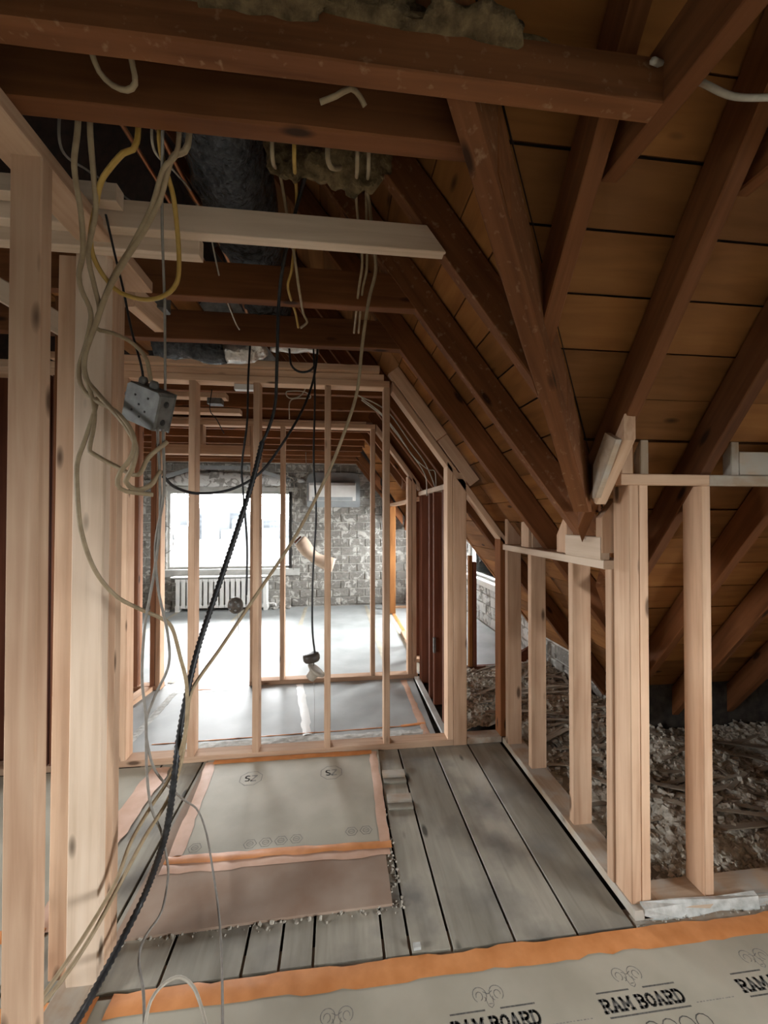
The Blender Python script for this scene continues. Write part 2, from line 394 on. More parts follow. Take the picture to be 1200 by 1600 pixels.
# ---- roof decks (gapless felt behind) and planks
def deck_quads(quads, name, mat, th=.02):
    V = []; Fc = []
    for q in quads:
        i = len(V); V += [tuple(p) for p in q] + [(p[0], p[1], p[2]+th) for p in q]; n = len(q)
        Fc += [tuple(i+k for k in range(n)), tuple(i+n+n-1-k for k in range(n))] + [(i+k, i+n+k, i+n+(k+1) % n, i+(k+1) % n) for k in range(n)]
    o = mesh(name, V, Fc, mat)
    import bmesh
    bm = bmesh.new(); bm.from_mesh(o.data); bmesh.ops.recalc_face_normals(bm, faces=bm.faces); bm.to_mesh(o.data); bm.free()
    return tag(o, kind='structure')
OFF = .045
def PL(x, y): return (x, y, zl(x)+SL+OFF)
def PR(x, y): return (x, y, zr(y)+SR+OFF)
def PD(x, y): return (x, y, zd(y)+SL+OFF)
q = []; NX = 24
xs = [RX + (2.12-RX)*i/NX for i in range(NX+1)]
for a, b in zip(xs[:-1], xs[1:]):
    q.append([PL(a, val_y(a)-.03), PL(b, val_y(b)-.03), PL(b, DY-dorm_half(b)+.03), PL(a, DY-dorm_half(a)+.03)])
    q.append([PL(a, DY+dorm_half(a)-.03), PL(b, DY+dorm_half(b)-.03), PL(b, 6.95), PL(a, 6.95)])
    my = lambda x: 2*RY - val_y(x)
    q.append([PL(a, -4.94), PL(b, -4.94), PL(b, my(b)+.03), PL(a, my(a)+.03)])
slope_r = deck_quads(q, 'ceiling_slope', MT['sheath'])
q = []
ys = [RY + (2.55-RY)*i/20 for i in range(21)]
for a, b in zip(ys[:-1], ys[1:]):
    q.append([PR(val_x(a)-.03, a), PR(3.8, a), PR(3.8, b), PR(val_x(b)-.03, b)])
    m = lambda y: 2*RY-y
    q.append([(val_x(a)-.03, m(a), PR(0, a)[2]), (3.8, m(a), PR(0, a)[2]), (3.8, m(b), PR(0, b)[2]), (val_x(b)-.03, m(b), PR(0, b)[2])])
slope_w = deck_quads(q, 'ceiling_wing_slope', MT['sheath'])
q = [[(RX, -4.94, ridge_z+OFF), (RX, 6.95, ridge_z+OFF), (-3.85, 6.95, WZ+OFF-.25*1.3), (-3.85, -4.94, WZ+OFF-.25*1.3)]]
deck_quads(q, 'ceiling_left_slope', MT['sheath'])
q = []
for s_ in (-1, 1):
    yy = [DY + s_*DH*i/8 for i in range(9)]
    for a, b in zip(yy[:-1], yy[1:]):
        q.append([PD(abs(a-DY)-.17, a), PD(2.2, a), PD(2.2, b), PD(abs(b-DY)-.17, b)])
slope_d = deck_quads(q, 'ceiling_dormer_slope', MT['sheath'])

def plank4(parent, P, nrm, th=.022):
    """plank from 4 underside corners (strip order), local X along its length so the grain runs along it"""
    P = [Vector(p) for p in P]; n = Vector(nrm).normalized()
    c = sum(P, Vector())/4; x = ((P[1]-P[0]) + (P[2]-P[3])).normalized(); y = n.cross(x)
    M = Matrix(((x.x, y.x, n.x, c.x), (x.y, y.y, n.y, c.y), (x.z, y.z, n.z, c.z), (0, 0, 0, 1))); Mi = M.inverted()
    lo = [Mi @ p for p in P]; V = [tuple(p) for p in lo] + [(p.x, p.y, p.z+th) for p in lo]
    Fc = [(3, 2, 1, 0), (4, 5, 6, 7), (0, 1, 5, 4), (1, 2, 6, 5), (2, 3, 7, 6), (3, 0, 4, 7)]
    o = mesh('plank', V, Fc, MT['plank'], parent, M)
    import bmesh
    bm = bmesh.new(); bm.from_mesh(o.data); bmesh.ops.recalc_face_normals(bm, faces=bm.faces); bm.to_mesh(o.data); bm.free()
    return o
G = .0035
wpl = .155/math.sqrt(1+KL*KL)
x = -.55
nL = (KL, 0, 1)
while x < 2.02:
    a, b = x+G/2, x+wpl-G/2; x += wpl; dz = rnd.uniform(0, .006)
    f = lambda xx, yy: (xx, yy, zl(xx)+SL+dz)
    cut = rnd.uniform(2.4, 3.0)
    plank4(slope_r, [f(a, val_y(a)+.01), f(a, cut-.003), f(b, cut-.003), f(b, val_y(b)+.01)] if val_y(b) < cut-.3 else [f(a, val_y(a)+.01), f(a, 3.9), f(b, 3.9), f(b, val_y(b)+.01)], nL)
    if val_y(b) < cut-.3:
        plank4(slope_r, [f(a, cut+.003), f(a, DY-dorm_half(a)), f(b, DY-dorm_half(b)), f(b, cut+.003)], nL)
wpr = .160/math.sqrt(1+KR*KR)
y = .22
nR = (0, KR, 1)
while y < 2.45:
    a, b = y+G/2, y+wpr-G/2; y += wpr; dz = rnd.uniform(0, .006)
    f = lambda xx, yy: (xx, yy, zr(yy)+SR+dz)
    cut = rnd.choice([1.40, 1.79, 2.2]) + .02
    if val_x(b) > cut-.2: cut = 2.6
    plank4(slope_w, [f(val_x(a)+.01, a), f(cut-.003, a), f(cut-.003, b), f(val_x(b)+.01, b)], nR)
    plank4(slope_w, [f(cut+.003, a), f(3.6, a), f(3.6, b), f(cut+.003, b)], nR)
for s_ in (-1, 1):
    d = 0.0
    while d < DH-.02:
        a, b = DY+s_*(d+G/2), DY+s_*(d+wpl-G/2); d += wpl; dz = rnd.uniform(0, .006)
        f = lambda xx, yy: (xx, yy, zd(yy)+SL+dz)
        plank4(slope_d, [f(abs(a-DY)-.13, a), f(2.0, a), f(2.0, b), f(abs(b-DY)-.13, b)], (0, 1.3*s_, 1))

# ---- rafters
RH = .110
cl = math.cos(math.atan(KL)); sl_ = math.sin(math.atan(KL)); cr = math.cos(math.atan(KR)); sr = math.sin(math.atan(KR))
NL = Vector((sl_, 0, cl)); NR = Vector((0, sr, cr))
VN = (-.942, 1, 0)
RYS = [.92, 1.277, 1.66, 2.065, 2.47, 2.88, 3.285, 3.69, 4.095, 4.50, 4.905, 5.31, 5.715, 6.12, 6.525]
for i, yc in enumerate(RYS):
    xe = min(val_x(yc) if yc < 2.4 else 2.0, 2.0)
    n1 = VN if yc < 2.4 else (1, 0, 0)
    if 3.2 < yc < 3.9: xe = .95
    if yc > 3.95:
        xe = min(xe, abs(yc-DY)-.144 if abs(yc-DY) < DH else 2.0); n1 = (1, 0, 0)
    if xe < -1.2 or abs(yc-2.47) < .01: continue
    p0 = Vector((RX+.4, yc, zl(RX+.4))) + NL*RH/2; p1 = Vector((xe, yc, zl(xe))) + NL*RH/2
    beam('rafter', p0, p1, .048, RH, MT['oldpaint'] if i in (1, 2) else MT['old'], slope_r, NL, n1=n1, rough=.0016)
for xc in (.615, .99, 1.385, 1.795, 2.2, 2.6, 3.0, 3.4):
    ye = val_y(xc) if xc < 2.02 else 2.45
    p0 = Vector((xc, RY+.3, zr(RY+.3))) + NR*RH/2; p1 = Vector((xc, ye, zr(ye))) + NR*RH/2
    beam('rafter', p0, p1, .048, RH, MT['old'], slope_w, NR, n1=VN if xc < 2.02 else (0, 1, 0), rough=.0016)
for s_ in (-1, 1):
    for xc in (.75, 1.15, 1.55, 1.92):
        yb = DY+s_*DH; ya = DY+s_*.05
        nn = Vector((0, s_*sl_, cl))
        beam('rafter', Vector((xc, ya, zd(ya)))+nn*.055, Vector((xc, yb if xc > 1.25 else DY+s_*(xc+.14), zd(yb if xc > 1.25 else DY+s_*(xc+.14))))+nn*.055, .045, .11, MT['old'], slope_d, nn, rough=.0015)
# valley rafter
va = Vector((-.9, val_y(-.9), zl(-.9))); vb = Vector((1.98, val_y(1.98), zl(1.98)))
vm = va+(vb-va)*((1.005+.9)/2.88); vn = va+(vb-va)*((1.22+.9)/2.88)
beam('valley_rafter', va+Vector((0, 0, .055)), vm+Vector((0, 0, .055)), .056, .15, MT['oldpaint'], slope_r, (0, 0, 1), rough=.003, n1=(0, 0, 1))
beam('valley_rafter', vn+Vector((0, 0, .055)), vb+Vector((0, 0, .055)), .056, .15, MT['oldpaint'], slope_r, (0, 0, 1), rough=.003)

# ---- ceiling joists
ce = empty('ceiling', (0, 0, 2.29)); tag(ce, kind='structure')
def joist(yc, x0, x1, mat, hz=.14, wy=.046, z=2.29, rough=.0015):
    return beam('joist', (x0, yc, z+hz/2), (x1, yc, z+hz/2), wy, hz, mat, ce, n1=None, rough=rough)
joist(.779, -2.6, .668, MT['oldpaint'], .095)
joist(.920, -2.6, .345, MT['old'], .15)
joist(1.660, -3.0, .345, MT['old'])
joist(2.065, -3.0, .345, MT['old'])
for yc in RYS[5:]:
    joist(yc, -3.4, .33 if yc < 4 else .345, MT['old'])
# joist of the wing, running towards the camera's right
beam('joist', (.690, .905, 2.36), (.690, -3.4, 2.36), .046, .14, MT['old'], ce, rough=.0015, n0=(0, KR, 1))
for xx in (1.065, 1.46, 1.87): beam('joist', (xx, .905, 2.36), (xx, -3.4, 2.36), .046, .14, MT['old'], ce, rough=.0015, n0=(0, KR, 1))
pj = beam('pale_joist', (-2.2, 1.262, 2.309), (.312, 1.262, 2.312), .038, .082, MT['pale'], ce, ch=.002, n1=(-KL, 0, -1)); pj['label'] = 'new pale timber'
pj2 = beam('pale_joist', (-2.2, 1.305, 2.27), (-.41, 1.305, 2.262), .04, .06, MT['pale'], ce, ch=.002)
pj3 = beam('pale_joist', (-2.2, 1.215, 2.345), (-.60, 1.215, 2.335), .04, .05, MT['pale'], ce, ch=.002)
# loose attic boards lying over the joists
for i in range(7):
    beam('attic_or_shade_board', (-1.45+i*.125, 1.60, 2.442), (-1.44+i*.125, 2.55+rnd.uniform(-.1, .1), 2.442), .11, .02, MT['plank'], ce, rough=.001)
for i in range(10):
    beam('attic_or_shade_board', (-3.2+i*.13, 2.9, 2.442), (-3.19+i*.13, 5.5, 2.442), .115, .02, MT['plank'], ce, rough=.001)

# boards on joists added unseen behind the camera to shade the upper roof
for yc in (.37, -.04, -.45, -1.3, -2.2): joist(yc, -3.4, .66, MT['old'])
for i in range(15):
    yb = .46-.255*i
    beam('attic_or_shade_board', (.72, yb-.125, 2.442), (3.4, yb-.125, 2.442), .245, .02, MT['plank'], ce)
for i in range(16):
    beam('attic_or_shade_board', (-3.4+.25*i, .50, 2.442), (-3.4+.25*i, -3.3, 2.442), .24, .02, MT['plank'], ce)
# ------------------------------------------------------------------ windows
def window(name, axis, plane, u0, u1, v0, v1, inward, mull, fr=.06, dep=.10):
    """frame and panes in a wall hole; inward = +1/-1 direction into the room on 'axis'"""
    r = empty(name, ((u0+u1)/2, plane, v0) if axis == 'y' else (plane, (u0+u1)/2, v0)); tag(r, kind='structure')
    def B(n, a0, a1, b0, b1, d0, d1, mat):
        lo, hi = sorted((plane+d0, plane+d1))
        if axis == 'y': return cbox(n, a0, a1, lo, hi, b0, b1, mat, r, .004, 'x' if a1-a0 > b1-b0 else 'z')
        return cbox(n, lo, hi, a0, a1, b0, b1, mat, r, .004, 'y' if a1-a0 > b1-b0 else 'z')
    o = -inward
    B('frame_bottom', u0, u1, v0, v0+fr, o*.06, o*.16, MT['sill']); B('frame_top', u0, u1, v1-fr, v1, o*.06, o*.16, MT['sill'])
    B('frame_side', u0, u0+fr, v0+fr, v1-fr, o*.06, o*.16, MT['sill']); B('frame_side', u1-fr, u1, v0+fr, v1-fr, o*.06, o*.16, MT['sill'])
    edges = [u0+fr] + list(mull) + [u1-fr]
    for m_ in mull: B('mullion', m_-.018, m_+.018, v0+fr, v1-fr, o*.08, o*.14, MT['sill'])
    for a, b in zip(edges[:-1], edges[1:]):
        B('pane', a+.01, b-.01, v0+fr-.005, v1-fr+.005, o*.10, o*.104, MT['glass'])
    return r, B
r, B = window('window_1', 'y', 6.75, *WIN_FAR, -1, [], fr=.035)
B('sill', WIN_FAR[0]-.06, WIN_FAR[1]+.14, WIN_FAR[2]-.11, WIN_FAR[2]+.0, -.055, .04, MT['sill'])
B('lintel', WIN_FAR[0]-.1, WIN_FAR[1]+.1, WIN_FAR[3], WIN_FAR[3]+.07, -.012, .05, MT['sill'])
B('jamb_board', WIN_FAR[1]-.035, WIN_FAR[1]+.012, WIN_FAR[2], WIN_FAR[3], -.01, .05, MT['steeldark'])
r, B = window('window_2', 'x', 2.0, *WIN_DORM, -1, [], fr=.03)
B('sill', WIN_DORM[0]-.1, WIN_DORM[1]+.1, WIN_DORM[2]-.08, WIN_DORM[2], -.04, .04, MT['white'])
r, B = window('fill_window', 'x', -3.6, *WIN_FILL, 1, [.1])  # added window out of view, put in to light the sloping roof
r, B = window('window_3', 'x', 3.6, *WIN_WING, -1, [-1.1])

# ------------------------------------------------------------------ outside: hazy city and a neighbour's roof
gr = boxes('ground', [(-400, 400, -60, 500, -9.5, -9.0)], MT['ground']); tag(gr, kind='structure')
CITY = [(-62, 150, 12, 7.5, 'slab tower with flat top at the left of the skyline'), (-57, 190, 11, 5.5, 'slim tower behind the left slab tower'),
        (-50, 170, 9, 3.0, 'low broad block between the towers'), (-43.5, 150, 6, 5.0, 'narrow tower right of the low block'),
        (-38, 168, 7, 3.8, 'square tower at the middle of the skyline'), (-31, 145, 8, .8, 'wide low block right of the middle'),
        (-27.5, 180, 7, 2.8, 'stepped tower right of the middle'), (-20, 158, 9, -.6, 'low flat block near the right end'),
        (-12.0, 160, 6, 1.6, 'small tower at the right end of the skyline'), (-70, 170, 10, 2.0, 'dim block at the far left end'),
        (-45, 110, 12, -1.0, 'long low terrace in front of the towers'), (-22, 105, 12, -1.8, 'long low terrace on the right'),
        (-4, 175, 8, .4, 'square block past the right end')]
for i, (cx, cy, wd, top, lab) in enumerate(CITY):
    e = empty('city_building', (cx, cy, -9)); tag(e, 'pale hazy '+lab+' outside window', 'building', 'hazy city skyline')
    boxes('facade', [(cx-wd/2, cx+wd/2, cy, cy+14, -9, top)], MT['tower'], e)
    boxes('roof_cap', [(cx-wd/4, cx+wd/5, cy+3, cy+9, top, top+1.1)], MT['tower'], e)
    for k in range(4):
        zz = top-1.0-k*2.0
        if zz > -8: boxes('window_band', [(cx-wd/2+.5, cx+wd/2-.5, cy-.06, cy+.02, zz-.6, zz+.2)], MT['towerdark'], e)
e = empty('neighbour_house', (-8, 20, -9)); tag(e, 'neighbouring house with grey shingled roof just below the window view', 'house')
prism('roof', [(15.5, -1.9), (21, .35), (27, -1.9)], 'x', -16, -1, MT['shingle'], e)
boxes('house_wall', [(-15.6, -1.4, 16, 26.5, -9, -1.9)], MT['tower'], e)

# ------------------------------------------------------------------ stud walls
def stud(p, x0, x1, y0, y1, z0, z1, mat='new', n1=None, name='stud', dx=0.0):
    cx, cy = (x0+x1)/2, (y0+y1)/2
    return beam(name, (cx, cy, z0), (cx+dx, cy, z1), x1-x0, y1-y0, MT[mat], p, (0, 1, 0), n1=n1)
def plate(p, x0, x1, y0, y1, z0, z1, mat='new', name='sole_plate', axis=None):
    return cbox(name, x0, x1, y0, y1, z0, z1, MT[mat], p, .003, axis or ('x' if x1-x0 > y1-y0 else 'y'))
T = .038; D = .089
# --- first partition, across the room
P1 = empty('stud_partition', (-.4, 2.575, 0)); tag(P1, 'open stud partition of new timber with a sloped right end, nearest across the room', 'stud wall')
Y0, Y1 = 2.53, 2.53+D
plate(P1, -2.3, .742, Y0, Y1, 0, T); plate(P1, .832, 1.058, Y0, Y1, 0, T, 'newdust')
plate(P1, -2.3, .335, Y0, Y1, 2.25, 2.291, name='top_plate'); plate(P1, -2.3, .30, Y0+.004, Y1, 2.292, 2.332, name='top_plate')
plate(P1, -1.6, .27, Y0-.03, Y0+.012, 2.334, 2.375, name='top_plate', mat='new')
for a, m in ((-1.234, 'new'), (-.861, 'new'), (-.491, 'new'), (-.066, 'new'), (.300, 'new')):
    stud(P1, a, a+T, Y0, Y1, T, 2.25, m)
SD = Vector((.6, 0, -.8)); SN = Vector((.8, 0, .6))
a = Vector((.338, (Y0+Y1)/2, 2.25)); b = Vector((1.075, (Y0+Y1)/2, 2.25-.737*4/3))
beam('sloped_plate', a+SN*.019, b+SN*.019, D, T, MT['new'], P1, SN, n0=(1, 0, 0), n1=(1, 0, 0))
fc = Vector((.338, Y0+.018, 2.25)) + SN*.084
beam('sloped_block', fc+SD*-.075, fc+SD*.44, .04, .082, MT['new'], P1, SN)
beam('sloped_block', fc+SD*.446, fc+SD*.80, .04, .076, MT['new'], P1, SN)
stud(P1, .704, .742, Y0, Y1, T, 1.77, 'new', n1=SN)
stud(P1, .743, .830, Y0, Y0+T, .0, 1.683, 'new')
plate(P1, .743, .832, Y0, Y1, 1.684, 1.722, name='block')
stud(P1, 1.052, 1.088, Y0, Y1, T, 1.30, 'old', n1=SN)
# far left part: an old dark frame standing in the wall
PB = empty('board_screen', (-2.6, 2.66, 0)); tag(PB, 'dark screen of upright old boards at the far left behind the near stud', 'board screen')
for k in range(9): beam('board', (-1.80-.185*k, 2.66, 0), (-1.80-.185*k, 2.66, 2.28), .18, .022, MT['oldred'], PB, (0, 1, 0))
stud(P1, -1.66, -1.615, Y0, Y1, T, 2.25, 'oldred'); stud(P1, -1.60, -1.575, Y0, Y1, T, 2.25, 'oldred'); stud(P1, -1.98, -1.94, Y0, Y1, T, 2.25, 'oldred')

# --- second partition, with a doorway
P2 = empty('stud_partition', (-.4, 3.665, 0)); tag(P2, 'second stud partition with a door opening, between the middle and the far room', 'stud wall')
Y0, Y1 = 3.62, 3.62+D
plate(P2, -.725, .735, Y0, Y1, 0, T); plate(P2, -2.6, -1.445, Y0, Y1, 0, T)
plate(P2, -2.6, .352, Y0, Y1, 2.225, 2.265, name='top_plate'); plate(P2, -2.6, .27, Y0, Y1, 2.266, 2.288, name='top_plate')
for a, m in ((-.725, 'new'), (-.683, 'new'), (-.474, 'new'), (.313, 'new'), (.645, 'new'), (.686, 'new'), (-1.664, 'red'), (-1.529, 'red'), (-1.486, 'new'), (-2.05, 'new')):
    stud(P2, a, a+T, Y0, Y1, T, 2.225 if a < .6 else 1.78, m, n1=None if a < .6 else SN)
plate(P2, -1.446, -.726, Y0, Y1, 1.975, 2.055, name='header')
for a in (-1.155, -.765): stud(P2, a, a+T, Y0, Y1, 2.055, 2.225, 'new', name='cripple_stud')
a = Vector((.347, Y0+D/2, 2.225)); b = Vector((.74, Y0+D/2, 2.225-.393*4/3))
beam('sloped_plate', a+SN*.019, b+SN*.019, D, T, MT['new'], P2, SN, n0=(1, 0, 0), n1=(1, 0, 0))

# --- knee wall of old studs at the right of the middle room
P3 = empty('knee_wall', (.78, 3.1, 0)); tag(P3, 'knee wall of dark old studs at the right of the middle room', 'stud wall')
for yy, z0 in ((2.78, .02), (3.05, .02), (3.20, .0), (3.50, .0), (3.56, 0)):
    stud(P3, .745, .832, yy, yy+T, z0, 1.63, 'oldred')
plate(P3, .74, .83, 2.63, 3.61, 1.632, 1.668, 'pale', 'top_plate')
cbox('floor_strip', .70, .745, 2.63, 3.61, 0.0, .02, MT['sill'], P3, .003, 'y')
boxes('outlet_box', [(.735, .75, 3.02, 3.05, .42, .53)], MT['steel'], P3)

# --- sole plate of the left side wall in the middle room
P4 = empty('side_wall_frame', (-1.62, 3.1, 0)); tag(P4, 'low timber sole plate along the left side of the middle room', 'stud wall')
beam('sole_plate', (-1.66, 2.63, T/2), (-1.54, 3.61, T/2), D, T, MT['new'], P4)
stud(P4, -2.16, -2.07, 2.80, 2.838, 0, 2.22, 'newdust'); beam('sole_plate', (-2.1, 2.65, T/2), (-2.1, 3.6, T/2), D, T, MT['newdust'], P4)

# --- knee wall running towards the camera at the right of the floorboards
P5 = empty('knee_wall', (1.12, 1.9, 0)); tag(P5, 'knee wall of new studs beside the wide grey floorboards', 'stud wall')
plate(P5, 1.062, 1.178, 1.362, 2.525, 0, .036, 'newdust')
for yy, x0, m in ((2.44, 1.062, 'new'), (2.19, 1.09, 'new'), (1.77, 1.083, 'new')):
    stud(P5, x0, x0+D, yy, yy+T, .036, 1.237, m)
stud(P5, 1.062, 1.15, 2.44, 2.478, 1.238, 1.37, 'new', n1=(KL, 0, 1))
plate(P5, 1.030, 1.15, 1.475, 2.435, 1.238, 1.272, 'pale', 'rail')
stud(P5, 1.075, 1.165, 2.14, 2.178, 1.273, 1.40, 'new', n1=(KL, 0, 1), name='cripple_stud')
stud(P5, 1.056, 1.075, 2.15, 2.238, 1.273, 1.40, 'new', n1=(KL, 0, 1), name='cripple_stud')
stud(P5, 1.066, 1.10, 1.79, 1.878, 1.273, 1.41, 'new', n1=(0, KR, 1), name='cripple_stud')
cbox('block', 1.024, 1.062, 1.485, 1.73, 1.273, 1.362, MT['pale'], P5, .003, 'y')
stud(P5, 1.028, 1.088, 1.482, 1.52, 1.30, 1.475, 'new', n1=(-1, 0, .8), name='cripple_stud')
stud(P5, 1.062, 1.10, 1.4755, 1.5135, .036, 1.237, 'new')

# --- knee wall along the right, turning the corner
P6 = empty('knee_wall', (1.6, 1.43, 0)); tag(P6, 'knee wall at right with a tripled corner post and one orange side-lit stud', 'stud wall')
Y0, Y1 = 1.385, 1.385+D
plate(P6, 1.10, 3.58, 1.362, 1.478, 0, .030, 'newdust')
stud(P6, 1.070, 1.108, Y0, Y1, .031, 1.557, 'new'); stud(P6, 1.1085, 1.1465, Y0+.001, Y1, .031, 1.557, 'new')
stud(P6, 1.366, 1.404, Y0+.002, Y1, .031, 1.557, 'new'); stud(P6, 1.775, 1.813, Y0, Y1, .031, 1.557, 'new'); stud(P6, 2.19, 2.228, Y0, Y1, .031, 1.557, 'new')
plate(P6, 1.03, 1.386, Y0-.012, Y0+.02, 1.558, 1.598, 'new', 'top_plate'); plate(P6, 1.389, 3.58, Y0-.01, Y0+.02, 1.558, 1.598, 'newdust', 'top_plate')
stud(P6, 1.115, 1.150, Y0+.0, Y0+.035, 1.599, 1.70, 'newdust', name='cripple_stud', n1=(0, KR, 1))
stud(P6, 1.030, 1.078, Y0-.012, Y0+.026, 1.599, 1.70, 'new', name='cripple_stud', n1=(0, KR, 1))
beam('sloped_block', (.979, 1.262, 1.742), (.979, 1.435, 1.503), .042, .052, MT['new'], P6, (0, sr, cr), n0=(0, 1, 0))
prism('gusset', [(1.268, 1.70), (1.325, 1.735), (1.392, 1.63), (1.398, 1.51), (1.380, 1.51)], 'x', .934, .955, MT['newdust'], P6)
stud(P6, 1.49, 1.526, Y0, Y0+.036, 1.599, 1.70, 'newdust', name='cripple_stud', n1=(0, KR, 1))
cbox('block', 1.526, 1.76, Y0, Y0+.038, 1.60, 1.69, MT['newdust'], P6, .003, 'x')
beam('plaster_edge', (1.10, 1.372, .018), (1.555, 1.366, .018), .022, .046, MT['plaster'], P6, rough=.006)
beam('plaster_edge', (1.56, 1.372, .014), (2.3, 1.366, .014), .018, .03, MT['plaster'], P6, rough=.005)

# --- left wall: stud, post and top plate
P7 = empty('left_wall_frame', (-.72, 1.2, 0)); tag(P7, 'left wall frame with a blurred near stud and a broad built-up post', 'stud wall')
plate(P7, -.755, -.658, .2, 1.56, 2.25, 2.291, 'new', 'top_plate')
plate(P7, -.82, -.722, .2, 1.456, 0, .038, 'newdust')
stud(P7, -.722, -.657, .995, 1.033, .038, 2.25, 'new', dx=0.0)
stud(P7, -.797, -.708, 1.340, 1.378, .038, 2.25, 'pale', dx=.01); stud(P7, -.797, -.708, 1.379, 1.416, .038, 2.25, 'new', dx=.01)
stud(P7, -.797, -.709, 1.417, 1.455, .038, 2.25, 'new', dx=.01)
stud(P7, -.862, -.800, 1.365, 1.403, .038, 2.25, 'new', dx=.012)
stud(P7, -1.02, -.93, 1.62, 1.658, 0, 2.25, 'old')
beam('brace', (-1.15, 1.50, 2.22), (-.80, 1.50, 2.02), .04, .07, MT['pale'], P7)
beam('brace', (-.74, 1.57, 2.245), (-.715, 1.76, 2.24), .04, .09, MT['new'], P7)

# --- studs in the far room, right side
P8 = empty('side_wall_frame', (.75, 5.0, 0)); tag(P8, 'side framing of the far room, old red studs and orange-lit posts', 'stud wall')
for yy, m in ((4.1, 'oldred'), (4.5, 'oldred'), (6.0, 'plank'), (6.3, 'oldred')):
    stud(P8, .80, .885, yy, yy+.045, .02, 1.60, m)
plate(P8, .80, .885, 4.0, 6.6, 1.60, 1.64, 'new', 'top_plate'); plate(P8, .80, .885, 4.0, 5.0, 0, T, 'new'); plate(P8, .80, 2.0, 6.40, 6.44, 0, T, 'new')
P9 = empty('side_wall_frame', (1.6, 3.72, 0)); tag(P9, 'low frame closing the rubble strip before the white dormer floor', 'stud wall')
plate(P9, .84, 1.98, 3.70, 3.75, -.02, .05, 'oldred')
stud(P9, 1.235, 1.27, 3.70, 3.74, .05, 1.08, 'plank'); stud(P9, 1.275, 1.31, 3.70, 3.74, .05, 1.02, 'oldred')
stud(P9, 1.90, 1.95, 3.70, 3.74, .05, .30, 'oldred')

# ------------------------------------------------------------------ floor coverings
def sheet(name, poly, z, th, mat, parent=None):
    return prism(name, poly, 'z', z-th, z, mat, parent)
def tape(parent, p0, p1, wd, z, mat, seed, name='tape'):
    r2 = random.Random(seed); p0 = Vector((*p0, z)); p1 = Vector((*p1, z)); d = (p1-p0); L = d.length; d.normalize(); s = Vector((-d.y, d.x, 0))
    n = max(4, int(L/.04)); V = []; Fc = []; ja = jb = 0
    for i in range(n+1):
        if r2.random() < .5: ja = r2.uniform(-.1, .1)*wd
        if r2.random() < .5: jb = r2.uniform(-.1, .1)*wd
        c = p0 + d*(L*i/n)
        for k in range(4):
            u = (-wd/2+ja) + (wd+jb-ja)*k/3
            V.append(c + s*u + Vector((0, 0, .0006 + (r2.uniform(0, .0035) if k in (1, 2) else 0))))
    for i in range(n):
        for k in range(3): Fc.append((i*4+k, (i+1)*4+k, (i+1)*4+k+1, i*4+k+1))
    o = mesh(name, V, [f[::-1] for f in Fc], mat, parent, None, True)
    return o
# printing made of flat strokes
def strokes(S, t):
    V = []; Fc = []
    for pl in S:
        for (x0, y0), (x1, y1) in zip(pl[:-1], pl[1:]):
            dx, dy = x1-x0, y1-y0; L = math.hypot(dx, dy) or 1; nx, ny = -dy/L*t/2, dx/L*t/2; ex, ey = dx/L*t*.25, dy/L*t*.25
            i = len(V); V += [(x0-ex-nx, y0-ey-ny), (x1+ex-nx, y1+ey-ny), (x1+ex+nx, y1+ey+ny), (x0-ex+nx, y0-ey+ny)]; Fc.append((i, i+1, i+2, i+3))
    return V, Fc
def arc(cx, cy, rx, ry, a0, a1, n=10): return [(cx+rx*math.cos(math.radians(a0+(a1-a0)*i/n)), cy+ry*math.sin(math.radians(a0+(a1-a0)*i/n))) for i in range(n+1)]
GL = {'R': [[(.12, 0), (.12, 1)], [(0, .06), (.3, .06)], [(0, .94), (.42, .94)], arc(.40, .72, .24, .22, 90, -90, 6), [(.12, .5), (.40, .5)], [(.36, .5), (.60, .06)], [(.54, .06), (.74, .06)]],
      'A': [[(.1, .06), (.36, 1)], [(.36, 1), (.64, .06)], [(.2, .32), (.54, .32)], [(0, .06), (.24, .06)], [(.5, .06), (.76, .06)]],
      'M': [[(.12, .06), (.12, .94)], [(.72, .06), (.72, .94)], [(.12, .94), (.42, .3)], [(.42, .3), (.72, .94)], [(0, .06), (.26, .06)], [(.58, .06), (.86, .06)], [(0, .94), (.14, .94)], [(.70, .94), (.86, .94)]],
      'B': [[(.12, 0), (.12, 1)], [(0, .06), (.42, .06)], [(0, .94), (.40, .94)], arc(.38, .73, .22, .21, 90, -90, 6), arc(.40, .28, .25, .22, 90, -90, 6), [(.12, .51), (.4, .51)]],
      'O': [arc(.35, .5, .27, .44, 0, 360, 14)],
      'D': [[(.12, 0), (.12, 1)], [(0, .06), (.36, .06)], [(0, .94), (.36, .94)], arc(.34, .5, .30, .44, 90, -90, 9)],
      'S': [arc(.3, .73, .22, .22, 40, 260, 7) + arc(.3, .27, .22, .22, 80, -140, 7)], 'Z': [[(.05, .94), (.55, .94)], [(.55, .94), (.05, .06)], [(.05, .06), (.55, .06)]], ' ': []}
GW = {'R': .80, 'A': .82, 'M': .94, 'B': .78, 'O': .76, 'D': .78, 'S': .66, 'Z': .66, ' ': .34}
def text_strokes(txt, x, y, w, h):
    tot = sum(GW[c] for c in txt); sx = w/tot; out = []; cx = x
    for c in txt:
        out += [[(cx+px*sx, y+py*h) for px, py in pl] for pl in GL[c]]; cx += GW[c]*sx
    return out
def printed(name, groups, z, mat, parent, rot=0.0, org=(0, 0)):
    V = []; Fc = []
    c, s = math.cos(rot), math.sin(rot)
    for S, t in groups:
        v, f = strokes(S, t); i = len(V); V += [(org[0]+x*c-y*s, org[1]+x*s+y*c, z+.0002) for x, y in v]; Fc += [tuple(k+i for k in q) for q in f]
    return mesh(name, V, Fc, mat, parent)

